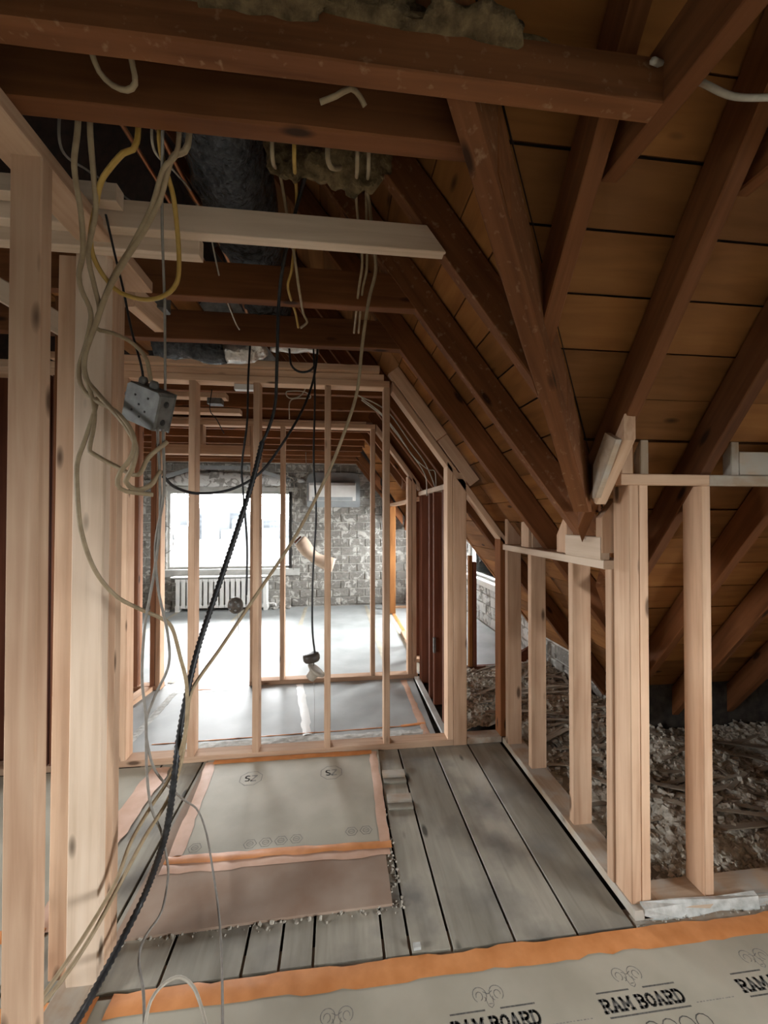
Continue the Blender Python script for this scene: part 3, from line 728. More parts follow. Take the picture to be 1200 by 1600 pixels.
F1 = sheet('floor_paper', [(-2.4, -3.5), (3.5, -3.5), (3.5, 1.305), (-2.4, 1.335)], .003, .02, MT['paper']); tag(F1, 'printed grey floor protection board in the foreground', 'floor board')
tape(F1, (-.66, 1.305), (3.4, 1.298), .066, .0034, MT['tape'], 3); tape(F1, (-2.3, 1.30), (-.70, 1.30), .066, .0034, MT['tape'], 4)
for i in range(6):
    cx = .006+.4525*i - (.9 if i > 4 else 0)
    if i > 4: continue
    S = [(text_strokes('RAM BOARD', cx-.132, 1.119, .264, .033), .0076),
         ([[(cx-.128, 1.1685), (cx-.024, 1.1685)], [(cx+.024, 1.1685), (cx+.128, 1.1685)], [(cx-.125, 1.1075), (cx+.13, 1.1075)]], .0042)]
    printed('printed_lettering', S, .003, MT['ink'], F1)
    horn = [arc(cx-.026, 1.207, .021, .020, -60, 235, 14), arc(cx+.026, 1.207, .021, .020, 240, -55, 14), arc(cx-.028, 1.204, .010, .011, -80, 190, 8), arc(cx+.028, 1.204, .010, .011, 260, -10, 8),
            [(cx-.012, 1.20), (cx-.008, 1.178), (cx, 1.172), (cx+.008, 1.178), (cx+.012, 1.20)], [(cx-.014, 1.214), (cx, 1.207), (cx+.014, 1.214)], [(cx-.005, 1.182), (cx+.005, 1.182)]]
    printed('printed_ram_horns', [(horn, .0021)], .003, MT['inkpale'], F1)
    dash = [[(cx+.155+.0105*k, 1.1135), (cx+.155+.0105*k+rnd.uniform(.004, .008), 1.1135)] for k in range(12)]
    printed('printed_small_line', [(dash, .0024)], .003, MT['inkpale'], F1)
    for k in range(4): printed('printed_icon', [([arc(cx-.02+.052*k, 1.068, .022, .020, 0, 360, 12)], .003)], .003, MT['ink'], F1)

PW = sheet('plywood_panel', [(-.745, 1.50), (-.1, 1.515), (.212, 1.52), (.222, 2.525), (-.745, 2.525)], .010, .0095, MT['ply']); tag(PW, 'dirty brown plywood panel lying on the floorboards under the taped sheet', 'panel')
F2 = sheet('floor_paper', [(-.690, 1.815), (.232, 1.795), (.262, 2.52), (-.735, 2.52)], .0135, .003, MT['paper']); tag(F2, 'rectangular grey sheet bordered with orange tape in mid floor', 'floor board')
tape(F2, (-.70, 1.812), (.245, 1.793), .040, .0140, MT['tape'], 11); tape(F2, (.218, 1.80), (.228, 2.50), .045, .0143, MT['tapepale'], 12)
tape(F2, (-.665, 1.83), (-.712, 2.50), .055, .0143, MT['tapepale'], 13); tape(F2, (-.70, 2.497), (.22, 2.497), .045, .0146, MT['tape'], 14)
tape(F2, (-.70, 1.772), (.235, 1.762), .05, .0104, MT['tapepale'], 15)
def hexicon(cx, cy, r): return [arc(cx, cy, r, r*.95, 0, 360, 6), arc(cx, cy, r*.5, r*.45, 0, 360, 8), [(cx-r*.3, cy), (cx+r*.3, cy)]]
for cx, cy in [(-.368+.066*k, 1.862+.002*k) for k in range(4)] + [(.075+.066*k, 1.882) for k in range(2)] + [(-.60, 1.868)]:
    printed('printed_icon', [(hexicon(cx, cy, .028), .0030)], .0135, MT['inkpale'], F2)
for cx in (-.455, -.02):
    o8 = [(cx+.062*math.cos(math.radians(22.5+45*k)), 2.325+.062*math.sin(math.radians(22.5+45*k))) for k in range(9)]
    printed('printed_stamp', [([o8], .004), (text_strokes('SZ', cx-.034, 2.30, .068, .05), .009)], .0135, MT['inkpale'], F2)

F3 = sheet('floor_paper', [(-2.6, 1.39), (-1.02, 1.39), (-1.0, 2.52), (-2.6, 2.52)], .003, .003, MT['paper']); tag(F3, 'grey floor sheet in the left side room, seen between stud and post', 'floor board')
tape(F3, (-1.0, 1.56), (-.985, 2.50), .11, .0036, MT['tapepale'], 21); tape(F3, (-2.4, 1.56), (-1.0, 1.56), .05, .0038, MT['tape'], 22)
F4 = sheet('floor_paper', [(-2.6, 2.63), (.66, 2.63), (.69, 3.618), (-.73, 3.618), (-.73, 3.718), (-1.44, 3.718), (-1.44, 3.618), (-2.6, 3.618)], .003, .003, MT['paper2']); tag(F4, 'pale dusty floor sheet in the middle room', 'floor board')
tape(F4, (-1.15, 2.76), (.55, 2.80), .010, .0036, MT['tape'], 31); tape(F4, (.60, 2.66), (.60, 3.58), .05, .0036, MT['tapepale'], 32); tape(F4, (.45, 2.80), (.62, 2.82), .03, .004, MT['tape'], 33)
tape(F4, (-1.0, 2.70), (.6, 2.70), .09, .0034, MT['plaster'], 34); tape(F4, (-.18, 2.76), (-.30, 3.6), .06, .0034, MT['white'], 35)
tape(F4, (-1.30, 2.75), (-1.30, 3.59), .05, .0034, MT['plaster'], 36)
tape(F4, (-1.22, 3.575), (-1.02, 3.585), .03, .006, MT['tape'], 37, 'tape_scrap'); tape(F4, (-1.35, 3.56), (-.75, 3.575), .07, .0034, MT['white'], 38)
xs_ = [-3.3, -2.35, -1.4, -.45, .50, .80]
for k, (a, b) in enumerate(zip(xs_[:-1], xs_[1:])):
    lab = ['outermost left', 'under the left half of the window', 'in front of the radiator', 'right of the radiator', 'narrow one at the right'][k]
    o = sheet('floor_paper', [(a+.002, 3.72), (b-.002, 3.72), (b-.002, 6.70), (a+.002, 6.70)], .003+.0008*(k % 2), .003, MT['paper2']); tag(o, 'bright floor sheet of the far room, '+lab, 'floor board')
    tape(o, (b-.01, 3.75), (b-.01, 6.65), .05, .0044+.0008*(k % 2), MT['paper'], 50+k)
o = sheet('floor_paper', [(.80, 3.77), (1.99, 3.77), (1.99, 6.70), (.80, 6.70)], .003, .003, MT['paper2']); tag(o, 'white floor sheet in the dormer below the small window', 'floor board')
tape(o, (1.9, 3.8), (1.3, 3.79), .012, .0036, MT['tape'], 61)
tape(o, (.86, 5.1), (.86, 6.3), .05, .0036, MT['tape'], 62)
pb = mesh('cardboard_scrap', [(1.62, 3.80, .01), (1.97, 3.80, .03), (1.97, 3.95, .16), (1.70, 3.92, .03), (1.62, 3.80, .005), (1.97, 3.80, .025), (1.97, 3.95, .155), (1.70, 3.92, .025)],
          [(3, 2, 1, 0), (4, 5, 6, 7), (0, 1, 5, 4), (1, 2, 6, 5), (2, 3, 7, 6), (3, 0, 4, 7)], MT['oldred']); tag(pb, 'brown torn board scrap curling up at the corner of the dormer floor', 'scrap')
# wood cleats beside the sheet
for k, (yy, zz, lab) in enumerate(((2.275, .014, 'upper of two thin wood cleats beside the taped sheet'), (2.075, .014, 'lower of two thin wood cleats beside the taped sheet'))):
    e = empty('wood_cleat', (.32, yy, 0)); tag(e, lab, 'wood scrap')
    beam('slat', (.262, yy, .012), (.385, yy-.004, .012), .05, .022, MT['newdust'], e); beam('slat', (.262, yy-.05, .007), (.385, yy-.054, .007), .035, .012, MT['board'], e)

# ------------------------------------------------------------------ rubble and laths
def eave_ok(x, y): return (1.19 < x < 1.99 and 1.5 < y < 3.68) or (1.16 < x < 3.4 and 1.49 < y < 2.43) or (.85 < x < 1.2 and 2.64 < y < 3.68)
V = []; Fc = []; idx = {}
st = .022
def hgt(x, y):
    h = .030 + .055*noise.noise(Vector((x*2.3, y*2.3, 1.0))) + .035*noise.noise(Vector((x*7, y*7, 4.0))) + .02*noise.noise(Vector((x*19, y*19, 8.0))) + .012*noise.noise(Vector((x*43, y*43, 8.0)))
    near = min(1, max(0, (y-1.49)/.12)); h = h*near + (y > 2.5)*.03 + .03*near*(x > 1.5)
    if x < 1.45 and 1.5 < y < 2.55: h -= .05*(1.45-x)/.25
    return h
nx = int(2.6/st); ny = int(2.3/st)
for j in range(ny):
    for i in range(nx):
        x, y = .84+i*st, 1.48+j*st
        if eave_ok(x, y): idx[(i, j)] = len(V); V.append((x+rnd.uniform(-.006, .006), y+rnd.uniform(-.006, .006), hgt(x, y)))
for (i, j) in idx:
    if (i+1, j) in idx and (i, j+1) in idx and (i+1, j+1) in idx: Fc.append((idx[i, j], idx[i+1, j], idx[i+1, j+1], idx[i, j+1]))
def chunk(c, s):
    i = len(V); rr = [rnd.uniform(.6, 1.3) for _ in range(8)]
    q = Matrix.Rotation(rnd.uniform(0, 6), 3, Vector((rnd.uniform(-1, 1), rnd.uniform(-1, 1), 1)).normalized())
    for k, (a, b, d) in enumerate(((-1, -1, -1), (1, -1, -1), (1, 1, -1), (-1, 1, -1), (-1, -1, 1), (1, -1, 1), (1, 1, 1), (-1, 1, 1))):
        V.append(tuple(Vector(c) + q @ Vector((a*s*rr[k], b*s*rr[k]*.9, d*s*rr[k]*.6))))
    Fc.extend([(i, i+3, i+2, i+1), (i+4, i+5, i+6, i+7), (i, i+1, i+5, i+4), (i+1, i+2, i+6, i+5), (i+2, i+3, i+7, i+6), (i+3, i, i+4, i+7)])
n = 0
while n < 7000:
    x, y = rnd.uniform(.85, 3.3), rnd.uniform(1.49, 3.68)
    if x > 2.4 and rnd.random() < .6: continue
    if not eave_ok(x, y): continue
    if x < 1.5 and y < 2.5 and rnd.random() < .55 and y > 1.75: continue
    s = .003 + .013*rnd.random()**3
    chunk((x, y, max(hgt(x, y), .0)+s*.4), s); n += 1
o = mesh('plaster_rubble', V, Fc, MT['rubble']); tag(o, 'broken plaster rubble covering the floor of the eave behind the knee walls', 'rubble', kind='stuff')
n = 0
while n < 120:
    x, y = rnd.uniform(.9, 2.6), rnd.uniform(1.6, 3.62)
    if not eave_ok(x, y): continue
    L = rnd.uniform(.12, .5); a = rnd.choice([rnd.uniform(-.5, .5), rnd.uniform(-.5, .5), rnd.uniform(0, 3.14)])
    dx, dy = math.cos(a)*L/2, math.sin(a)*L/2
    if not (eave_ok(x-dx, y-dy) and eave_ok(x+dx, y+dy)): continue
    za, zb = max(0, hgt(x-dx, y-dy)), max(0, hgt(x+dx, y+dy)); zm = max(0, hgt(x, y)); lift = max(0, zm-(za+zb)/2)+.006
    o = beam('wood_lath', (x-dx, y-dy, za+lift), (x+dx, y+dy, zb+lift), rnd.uniform(.018, .032), .006, MT['lath'], rough=0, ch=.001)
    zone = 0 if y > 2.5 else (1 if x < 1.75 else 2)
    tag(o, ['loose grey lath on the rubble strip behind the dark old studs', 'loose grey lath on the rubble just behind the near knee wall', 'loose grey lath on the rubble deep in the right hand eave'][zone], 'wood lath', ['laths behind the old studs', 'laths behind the near knee wall', 'laths in the right eave'][zone]); n += 1

V = []; Fc = []
for k in range(330):
    u = rnd.random(); x = -.74+.98*u
    if k < 120: y = 1.500+.03*rnd.random()**2*rnd.choice((-1, 1)) + .02*u
    elif k < 260: x, y = .225+rnd.uniform(-.01, .03), rnd.uniform(1.5, 2.3)
    else: x, y = rnd.uniform(1.06, 1.7), 1.355+rnd.uniform(-.012, .01)
    s = .0015+.005*rnd.random()**3
    chunk((x, y, s*.5), s)
o = mesh('plaster_crumbs', V, Fc, MT['rubble']); tag(o, 'scattered plaster crumbs along the lower edge of the plywood panel', 'crumbs', kind='stuff')

# ------------------------------------------------------------------ far room fittings
RD = empty('radiator', (-1.72, 6.58, 0)); tag(RD, 'white cast iron column radiator below the big window', 'radiator')
x = -2.40; nsec = 17; wsec = (1.36)/nsec
for i in range(nsec):
    c = x + wsec*(i+.5)
    sct = empty('section', (c, 6.58, .06), RD) if False else None
    V = []; Fc = []
    for yy in (6.53, 6.60, 6.67): boxv(c-.026, c+.026, yy-.022, yy+.022, .09, .47, V, Fc)
    boxv(c-.036, c+.036, 6.505, 6.69, .455, .50, V, Fc); boxv(c-.036, c+.036, 6.505, 6.69, .06, .10, V, Fc)
    mesh('section', V, Fc, MT['white'], RD)
for c in (-2.37, -1.07): boxes('foot', [(c-.03, c+.03, 6.52, 6.68, .003, .07)], MT['white'], RD)
tube('pipe', [(-1.03, 6.6, .09), (-.96, 6.6, .09), (-.93, 6.6, .07), (-.93, 6.6, .01)], .014, MT['white'], RD)
cbox('shelf', -2.46, -.99, 6.49, 6.70, .515, .535, MT['white'], RD, .004)

AC = empty('air_conditioner', (-.03, 6.6, 1.6)); tag(AC, 'white wall air conditioner on a rounded grey panel beside the window', 'air conditioner')
def rrect(x0, x1, z0, z1, r, n=6, rb=None):
    P = []
    for cx, cz, a0 in ((x1-r, z1-r, 0), (x0+r, z1-r, 90)): P += [(cx+r*math.cos(math.radians(a0+90*i/n)), cz+r*math.sin(math.radians(a0+90*i/n))) for i in range(n+1)]
    r = rb or r
    for cx, cz, a0 in ((x0+r, z0+r, 180), (x1-r, z0+r, 270)): P += [(cx+r*math.cos(math.radians(a0+90*i/n)), cz+r*math.sin(math.radians(a0+90*i/n))) for i in range(n+1)]
    return P
prism('back_panel', rrect(-.455, .40, 1.60, 2.16, .12, rb=.03), 'y', 6.70, 6.745, MT['greypanel'], AC)
bo = prism('body', [(6.70, 1.70), (6.52, 1.70), (6.49, 1.76), (6.49, 1.94), (6.53, 1.985), (6.70, 1.985)], 'x', -.40, .31, MT['white'], AC)
prism('louvre', [(6.525, 1.705), (6.50, 1.745), (6.487, 1.755), (6.485, 1.75), (6.515, 1.70)], 'x', -.36, .27, MT['greypanel'], bo)
boxes('end_cap', [(-.412, -.40, 6.50, 6.70, 1.70, 1.98), (.31, .322, 6.50, 6.70, 1.70, 1.98)], MT['white'], AC)
SV = empty('insulated_elbow', (-.35, 5.5, .8)); tag(SV, 'tan bent sleeve hanging by a wire in front of the brick wall', 'pipe sleeve')
tube('sleeve', [(-.47, 5.5, 1.13), (-.43, 5.5, 1.09), (-.36, 5.5, .99), (-.26, 5.5, .90), (-.14, 5.5, .84), (-.02, 5.5, .80)], .085, MT['tan'], SV, 14, .03, rf=lambda t: 1.0+.12*math.sin(t*9))
tube('hanging_wire', [(-.40, 5.5, 1.15), (-.385, 5.5, 1.5), (-.38, 5.5, 1.9), (-.39, 5.5, 2.3)], .004, MT['grey'], SV, 5)
tube('mouth', [(-.485, 5.5, 1.135), (-.50, 5.5, 1.15)], .06, MT['oldred'], SV, 12)
# tangle of wires over the bricks
WT = empty('wire_tangle', (-.66, 6.6, 2.0)); tag(WT, 'tangle of thin grey wires sprouting from a box right of the window', 'wires')
boxes('box', [(-.71, -.61, 6.68, 6.74, 1.93, 2.06)], MT['steel'], WT)
for k in range(9):
    a = 2*math.pi*k/9; pts = [(-.66, 6.66, 2.0)]
    for j in range(1, 5): pts.append((-.66+.07*j*math.cos(a)+rnd.uniform(-.04, .04), 6.62-.02*j, 2.0+.055*j*math.sin(a)+rnd.uniform(-.04, .04)))
    tube('wire', pts, .005, MT['whitec'] if k % 2 else MT['grey'], WT, 5, .03)
tube('drop_wire', [(-.66, 6.65, 2.0), (-.655, 6.66, 1.6), (-.66, 6.66, 1.0), (-.66, 6.66, .6)], .006, MT['grey'], WT, 5, .05)
# curled wire at the left edge of the window
CW = tube('wire_coil', [(-2.65, 6.5, 1.25), (-2.5, 6.5, 1.3), (-2.42, 6.5, 1.15), (-2.45, 6.5, .95), (-2.6, 6.5, .85), (-2.5, 6.48, .75)], .006, MT['grey'], None, 5, .03); tag(CW, 'curl of thin wire hanging at the left edge of the window', 'wire')
# broken plaster lintel band and sagging strips over the window
LB = lump('plaster_band', (-1.7, 6.73, 2.03), (1.15, .05, .11), MT['brickwhite'], .35, 5, None, 4, 60, 16); tag(LB, 'ragged grey plaster band above the big window', 'plaster')
for k, (a, b, lab) in enumerate((((-2.75, 6.5, 1.98), (-2.15, 6.5, 2.18), 'left'), ((-2.15, 6.52, 2.2), (-1.35, 6.52, 2.2), 'middle'), ((-1.3, 6.5, 2.2), (-.85, 6.5, 2.06), 'right'))):
    o = beam('metal_strip', a, b, .01, .06, MT['greypanel']); tag(o, 'grey metal strip hanging above the big window, %s of three' % lab, 'metal strip')
# debris along the far wall
for k in range(14):
    xx = rnd.uniform(-3.2, -2.45) if k < 9 else rnd.uniform(-.95, -.7)
    o = lump('brick_fragment', (xx, 6.6+rnd.uniform(-.08, .08), .03), (.05, .04, .03), MT['brick'], .5, 20, None, k, 10, 7); tag(o, 'grey brick fragment lying at the foot of the far wall', 'brick fragment', 'brick fragments at the far wall')

# ------------------------------------------------------------------ services in the ceiling
DU = empty('air_duct', (-.33, 1.7, 2.4)); tag(DU, 'black foil wrapped air duct running between the ceiling joists', 'duct')
def crumple(name, pts, r, mat, parent, amp, sides=28, step=.025, sq=1.0):
    o = tube(name, pts, r, mat, parent, sides, step)
    for i, v in enumerate(o.data.vertices):
        n_ = noise.noise(v.co*9)*.6 + noise.noise(v.co*23)*.5 + noise.noise(v.co*47)*.25
        v.co += v.normal*n_*amp
    o.data.update(); return o
crumple('duct_sleeve', [(-.34, .98, 2.60), (-.34, 1.3, 2.585), (-.345, 1.7, 2.575), (-.36, 2.2, 2.56)], .128, MT['foil'], DU, .022)
crumple('duct_collar', [(-.335, .93, 2.60), (-.34, 1.02, 2.60)], .14, MT['foil'], DU, .015)
DE = empty('duct_end', (-.6, 2.3, 2.3)); tag(DE, 'torn black and silver foil duct end sagging below the last dark joist', 'duct')
crumple('black_foil', [(-.95, 2.28, 2.355), (-.80, 2.28, 2.345), (-.68, 2.29, 2.335), (-.60, 2.3, 2.345)], .062, MT['foil'], DE, .02)
crumple('silver_foil', [(-.60, 2.30, 2.34), (-.53, 2.30, 2.335), (-.47, 2.30, 2.35), (-.40, 2.32, 2.39)], .055, MT['silver'], DE, .028)
crumple('silver_foil', [(-.36, 2.33, 2.40), (-.1, 2.36, 2.41)], .035, MT['silver'], DE, .02)
for k, (pts, lab) in enumerate(([[(-.55, 1.05, 2.62), (-.50, 1.4, 2.56), (-.44, 1.7, 2.50), (-.44, 2.1, 2.46)], 'copper pipe glinting left of the black duct'], [[(-.62, 1.0, 2.55), (-.56, 1.35, 2.5), (-.53, 1.66, 2.47), (-.5, 2.05, 2.44)], 'second copper pipe half hidden above the pale beam'])):
    tag(tube('copper_pipe', pts, .0095 if k == 0 else .007, MT['copper']), lab, 'pipe')
def batt(x0, x1, yc, ztop, low, seed, lab):
    """ragged hanging sheet of mineral wool with real thickness"""
    nx_, nz_ = 44, 20; V = []; Fc = []
    for side in (-1, 1):
        for j in range(nz_+1):
            for i in range(nx_+1):
                u = i/nx_; x_ = x0+(x1-x0)*u; e_ = min(u, 1-u)
                lo = low + .05*noise.noise(Vector((x_*11, seed, 0))) + .03*noise.noise(Vector((x_*31, seed, 3))) + .06*max(0, .15-e_)/.15
                v_ = j/nz_; z_ = lo + (ztop-lo)*v_
                th = .028*min(1, v_*4+.12)*min(1, e_*9+.1)
                n_ = noise.noise(Vector((x_*26, z_*26, seed+side)))*.014 + noise.noise(Vector((x_*60, z_*60, seed-side)))*.008
                V.append((x_+.01*noise.noise(Vector((x_*40, z_*40, 9))), yc+side*th+n_+.05*noise.noise(Vector((x_*6, z_*6, seed*2))), z_))
    w_ = nx_+1; o_ = w_*(nz_+1)
    for j in range(nz_):
        for i in range(nx_):
            k = j*w_+i; Fc.append((k, k+1, k+w_+1, k+w_)); k += o_; Fc.append((k+w_, k+w_+1, k+1, k))
    for i in range(nx_): Fc.append((o_+i, o_+i+1, i+1, i))
    for j in range(nz_): Fc.append((j*w_, (j+1)*w_, o_+(j+1)*w_, o_+j*w_)); Fc.append((j*w_+nx_, o_+j*w_+nx_, o_+(j+1)*w_+nx_, (j+1)*w_+nx_))
    return tag(mesh('insulation_batt', V, Fc, MT['wool'], None, None, True), lab, 'insulation')
batt(-.19, .155, 1.10, 2.56, 2.325, 2.0, 'ragged brown insulation hanging under the second beam at centre')
I3 = lump('insulation_batt', (-.12, .775, 2.39), (.30, .06, .03), MT['wool'], .6, 11, None, 3, 70, 24); tag(I3, 'brown fluff lying on top of the nearest beam', 'insulation')
I4 = lump('insulation_batt', (.26, .775, 2.385), (.16, .05, .022), MT['wool'], .6, 14, None, 5, 60, 20); tag(I4, 'small brown fluff on the nearest beam right of centre', 'insulation')
I5 = lump('insulation_batt', (-.42, 1.0, 2.47), (.22, .09, .05), MT['wool'], .6, 9, None, 9, 60, 24); tag(I5, 'brown fluff over the second beam, left of the duct', 'insulation')
def jbox(name, lab, c, s, rot, covers=True):
    e = empty(name, c); tag(e, lab, 'electrical box')
    M = Matrix.Translation(Vector(c)) @ rot.to_4x4()
    a, b, d = s; V = []; Fc = []
    def cham(w_, h_, k): return [(-w_+k, -h_), (w_-k, -h_), (w_, -h_+k), (w_, h_-k), (w_-k, h_), (-w_+k, h_), (-w_, h_-k), (-w_, -h_+k)]
    pr_ = cham(a, b, .008); lv = [(-d, 1.0), (-d+.006, 1.0), (d-.006, 1.0), (d, .96)]
    for z, k in lv:
        for (x_, y_) in pr_: V.append((x_*k, y_*k, z))
    for i in range(len(lv)-1):
        for j in range(8): l = (j+1) % 8; Fc.append((i*8+j, i*8+l, (i+1)*8+l, (i+1)*8+j))
    Fc.append(tuple(range(7, -1, -1))); Fc.append(tuple((len(lv)-1)*8+j for j in range(8)))
    bdy = mesh('body', V, Fc, MT['steel'], e, M)
    if covers:
        V = []; Fc = []
        boxv(-a*1.04, a*1.04, -b*1.04, b*1.04, -d-.003, -d, V, Fc); mesh('back_plate', V, Fc, MT['steel'], e, M)
        for (u, v) in ((-.4, .45), (.35, .5), (-.1, .05), (.3, -.2), (-.45, -.35), (.05, -.55)):
            lathe('hole', [(.0032, 0), (.0032, .0012)], MT['steeldark'], M @ Matrix.Translation((u*a, v*b, d)), e, 8)
        for (u, v) in ((-.5, 0), (.45, 0)):
            lathe('knockout', [(.009, 0), (.009, .001)], MT['steeldark'], M @ Matrix.Translation((u*a, -b, 0)) @ Matrix.Rotation(H, 4, 'X'), e, 12)
            lathe('knockout', [(.009, 0), (.009, .001)], MT['steeldark'], M @ Matrix.Translation((a, u*b, 0)) @ Matrix.Rotation(H, 4, 'Y'), e, 12)
        for (u, v) in ((-.55, 1.0), (.1, 1.02)):
            lathe('connector', [(.009, -.012), (.012, -.006), (.012, .004), (.008, .012)], MT['steel'], M @ Matrix.Translation((u*a, b+.008, 0)) @ Matrix.Rotation(-H, 4, 'X'), e, 10)
        lathe('connector', [(.009, -.012), (.012, -.006), (.012, .004), (.008, .012)], MT['steel'], M @ Matrix.Translation((-a-.008, .2*b, 0)) @ Matrix.Rotation(-H, 4, 'Y'), e, 10)
    return e
zax = Vector((-.34, -.88, -.18)).normalized(); xax = Vector((.93, -.30, -.42)); xax = (xax - zax*xax.dot(zax)).normalized(); yax = zax.cross(xax)
jbox('junction_box', 'dented square galvanized junction box dangling in front of the left post', (-.522, 1.215, 1.750), (.056, .054, .027), Matrix(((xax.x, yax.x, zax.x), (xax.y, yax.y, zax.y), (xax.z, yax.z, zax.z))))
jbox('ceiling_box', 'small steel ceiling box glinting under the joists behind the post', (-.70, 1.735, 2.30), (.03, .03, .03), Matrix.Identity(3), False)
jbox('ceiling_box', 'small steel box under the joists of the middle room', (-.86, 3.07, 2.29), (.05, .04, .04), Matrix.Identity(3), False)
o = beam('blocking', (-1.35, 3.07, 2.31), (-.78, 3.07, 2.31), .09, .038, MT['new']); tag(o, 'short timber block lying under the middle room joists', 'timber')
o = beam('blocking', (-1.35, 3.33, 2.265), (-.74, 3.33, 2.265), .09, .038, MT['new']); tag(o, 'flat timber strip just before the second partition top', 'timber')
o = boxes('paper_tag', [(-.61, -.49, 2.56, 2.60, 2.215, 2.248)], MT['white']); tag(o, 'white paper scrap under the first partition top plate', 'paper')
# lamp holders
LH = empty('lamp_holder', (-.12, 2.3, .6)); tag(LH, 'dirty porcelain lamp holder with brown cover dangling low behind the partition', 'lamp holder')
Mr = Matrix.Rotation(math.radians(-7), 4, 'Y')
lathe('cover', [(.012, -.024), (.040, -.022), (.046, -.012), (.047, .006), (.044, .016), (.034, .021), (.01, .022)], MT['bakelite'], Matrix.Translation((-.130, 2.3, .668)) @ Mr, LH)
tube('link_wire', [(-.136, 2.3, .65), (-.143, 2.3, .635), (-.141, 2.3, .61)], .002, MT['black'], LH, 5, .004); tube('link_wire', [(-.115, 2.3, .65), (-.117, 2.3, .63), (-.116, 2.3, .60)], .002, MT['black'], LH, 5, .004)
lathe('body', [(.020, -.045), (.026, -.043), (.027, -.02), (.030, -.005), (.054, .008), (.057, .014), (.055, .019), (.03, .024), (.01, .026)], MT['ceramic'], Matrix.Translation((-.112, 2.3, .585)) @ Matrix.Rotation(math.radians(38), 4, 'Y'), LH)
tube('pull_cord', [(-.118, 2.3, .55), (-.112, 2.3, .40), (-.114, 2.3, .24)], .0012, MT['grey'], LH, 4, .03)
LS = empty('lamp_socket', (-.50, 2.2, .97)); tag(LS, 'round black lamp socket hanging before the radiator', 'lamp socket')
lathe('shell', [(.012, -.040), (.028, -.034), (.037, -.015), (.039, .004), (.034, .022), (.022, .036), (.008, .042)], MT['bakelite'], Matrix.Translation((-.512, 2.2, .985)) @ Matrix.Rotation(.5, 4, 'X'), LS)
for k in range(5):
    a = 2*math.pi*k/5; lathe('rivet', [(.006, -.003), (.006, .003)], MT['steel'], Matrix.Translation((-.512+.024*math.cos(a), 2.167, .985+.022*math.sin(a))) @ Matrix.Rotation(H, 4, 'X'), LS, 8)
tube('pull_chain', [(-.50, 2.2, .95), (-.498, 2.2, .86), (-.499, 2.2, .80)], .0018, MT['grey'], LS, 4, .02)
o = boxes('broken_clip', [(.26, .285, 1.355, 1.372, .002, .012)], MT['plaster']); tag(o, 'white crumb of plaster on the floorboards near the tape', 'plaster crumb')

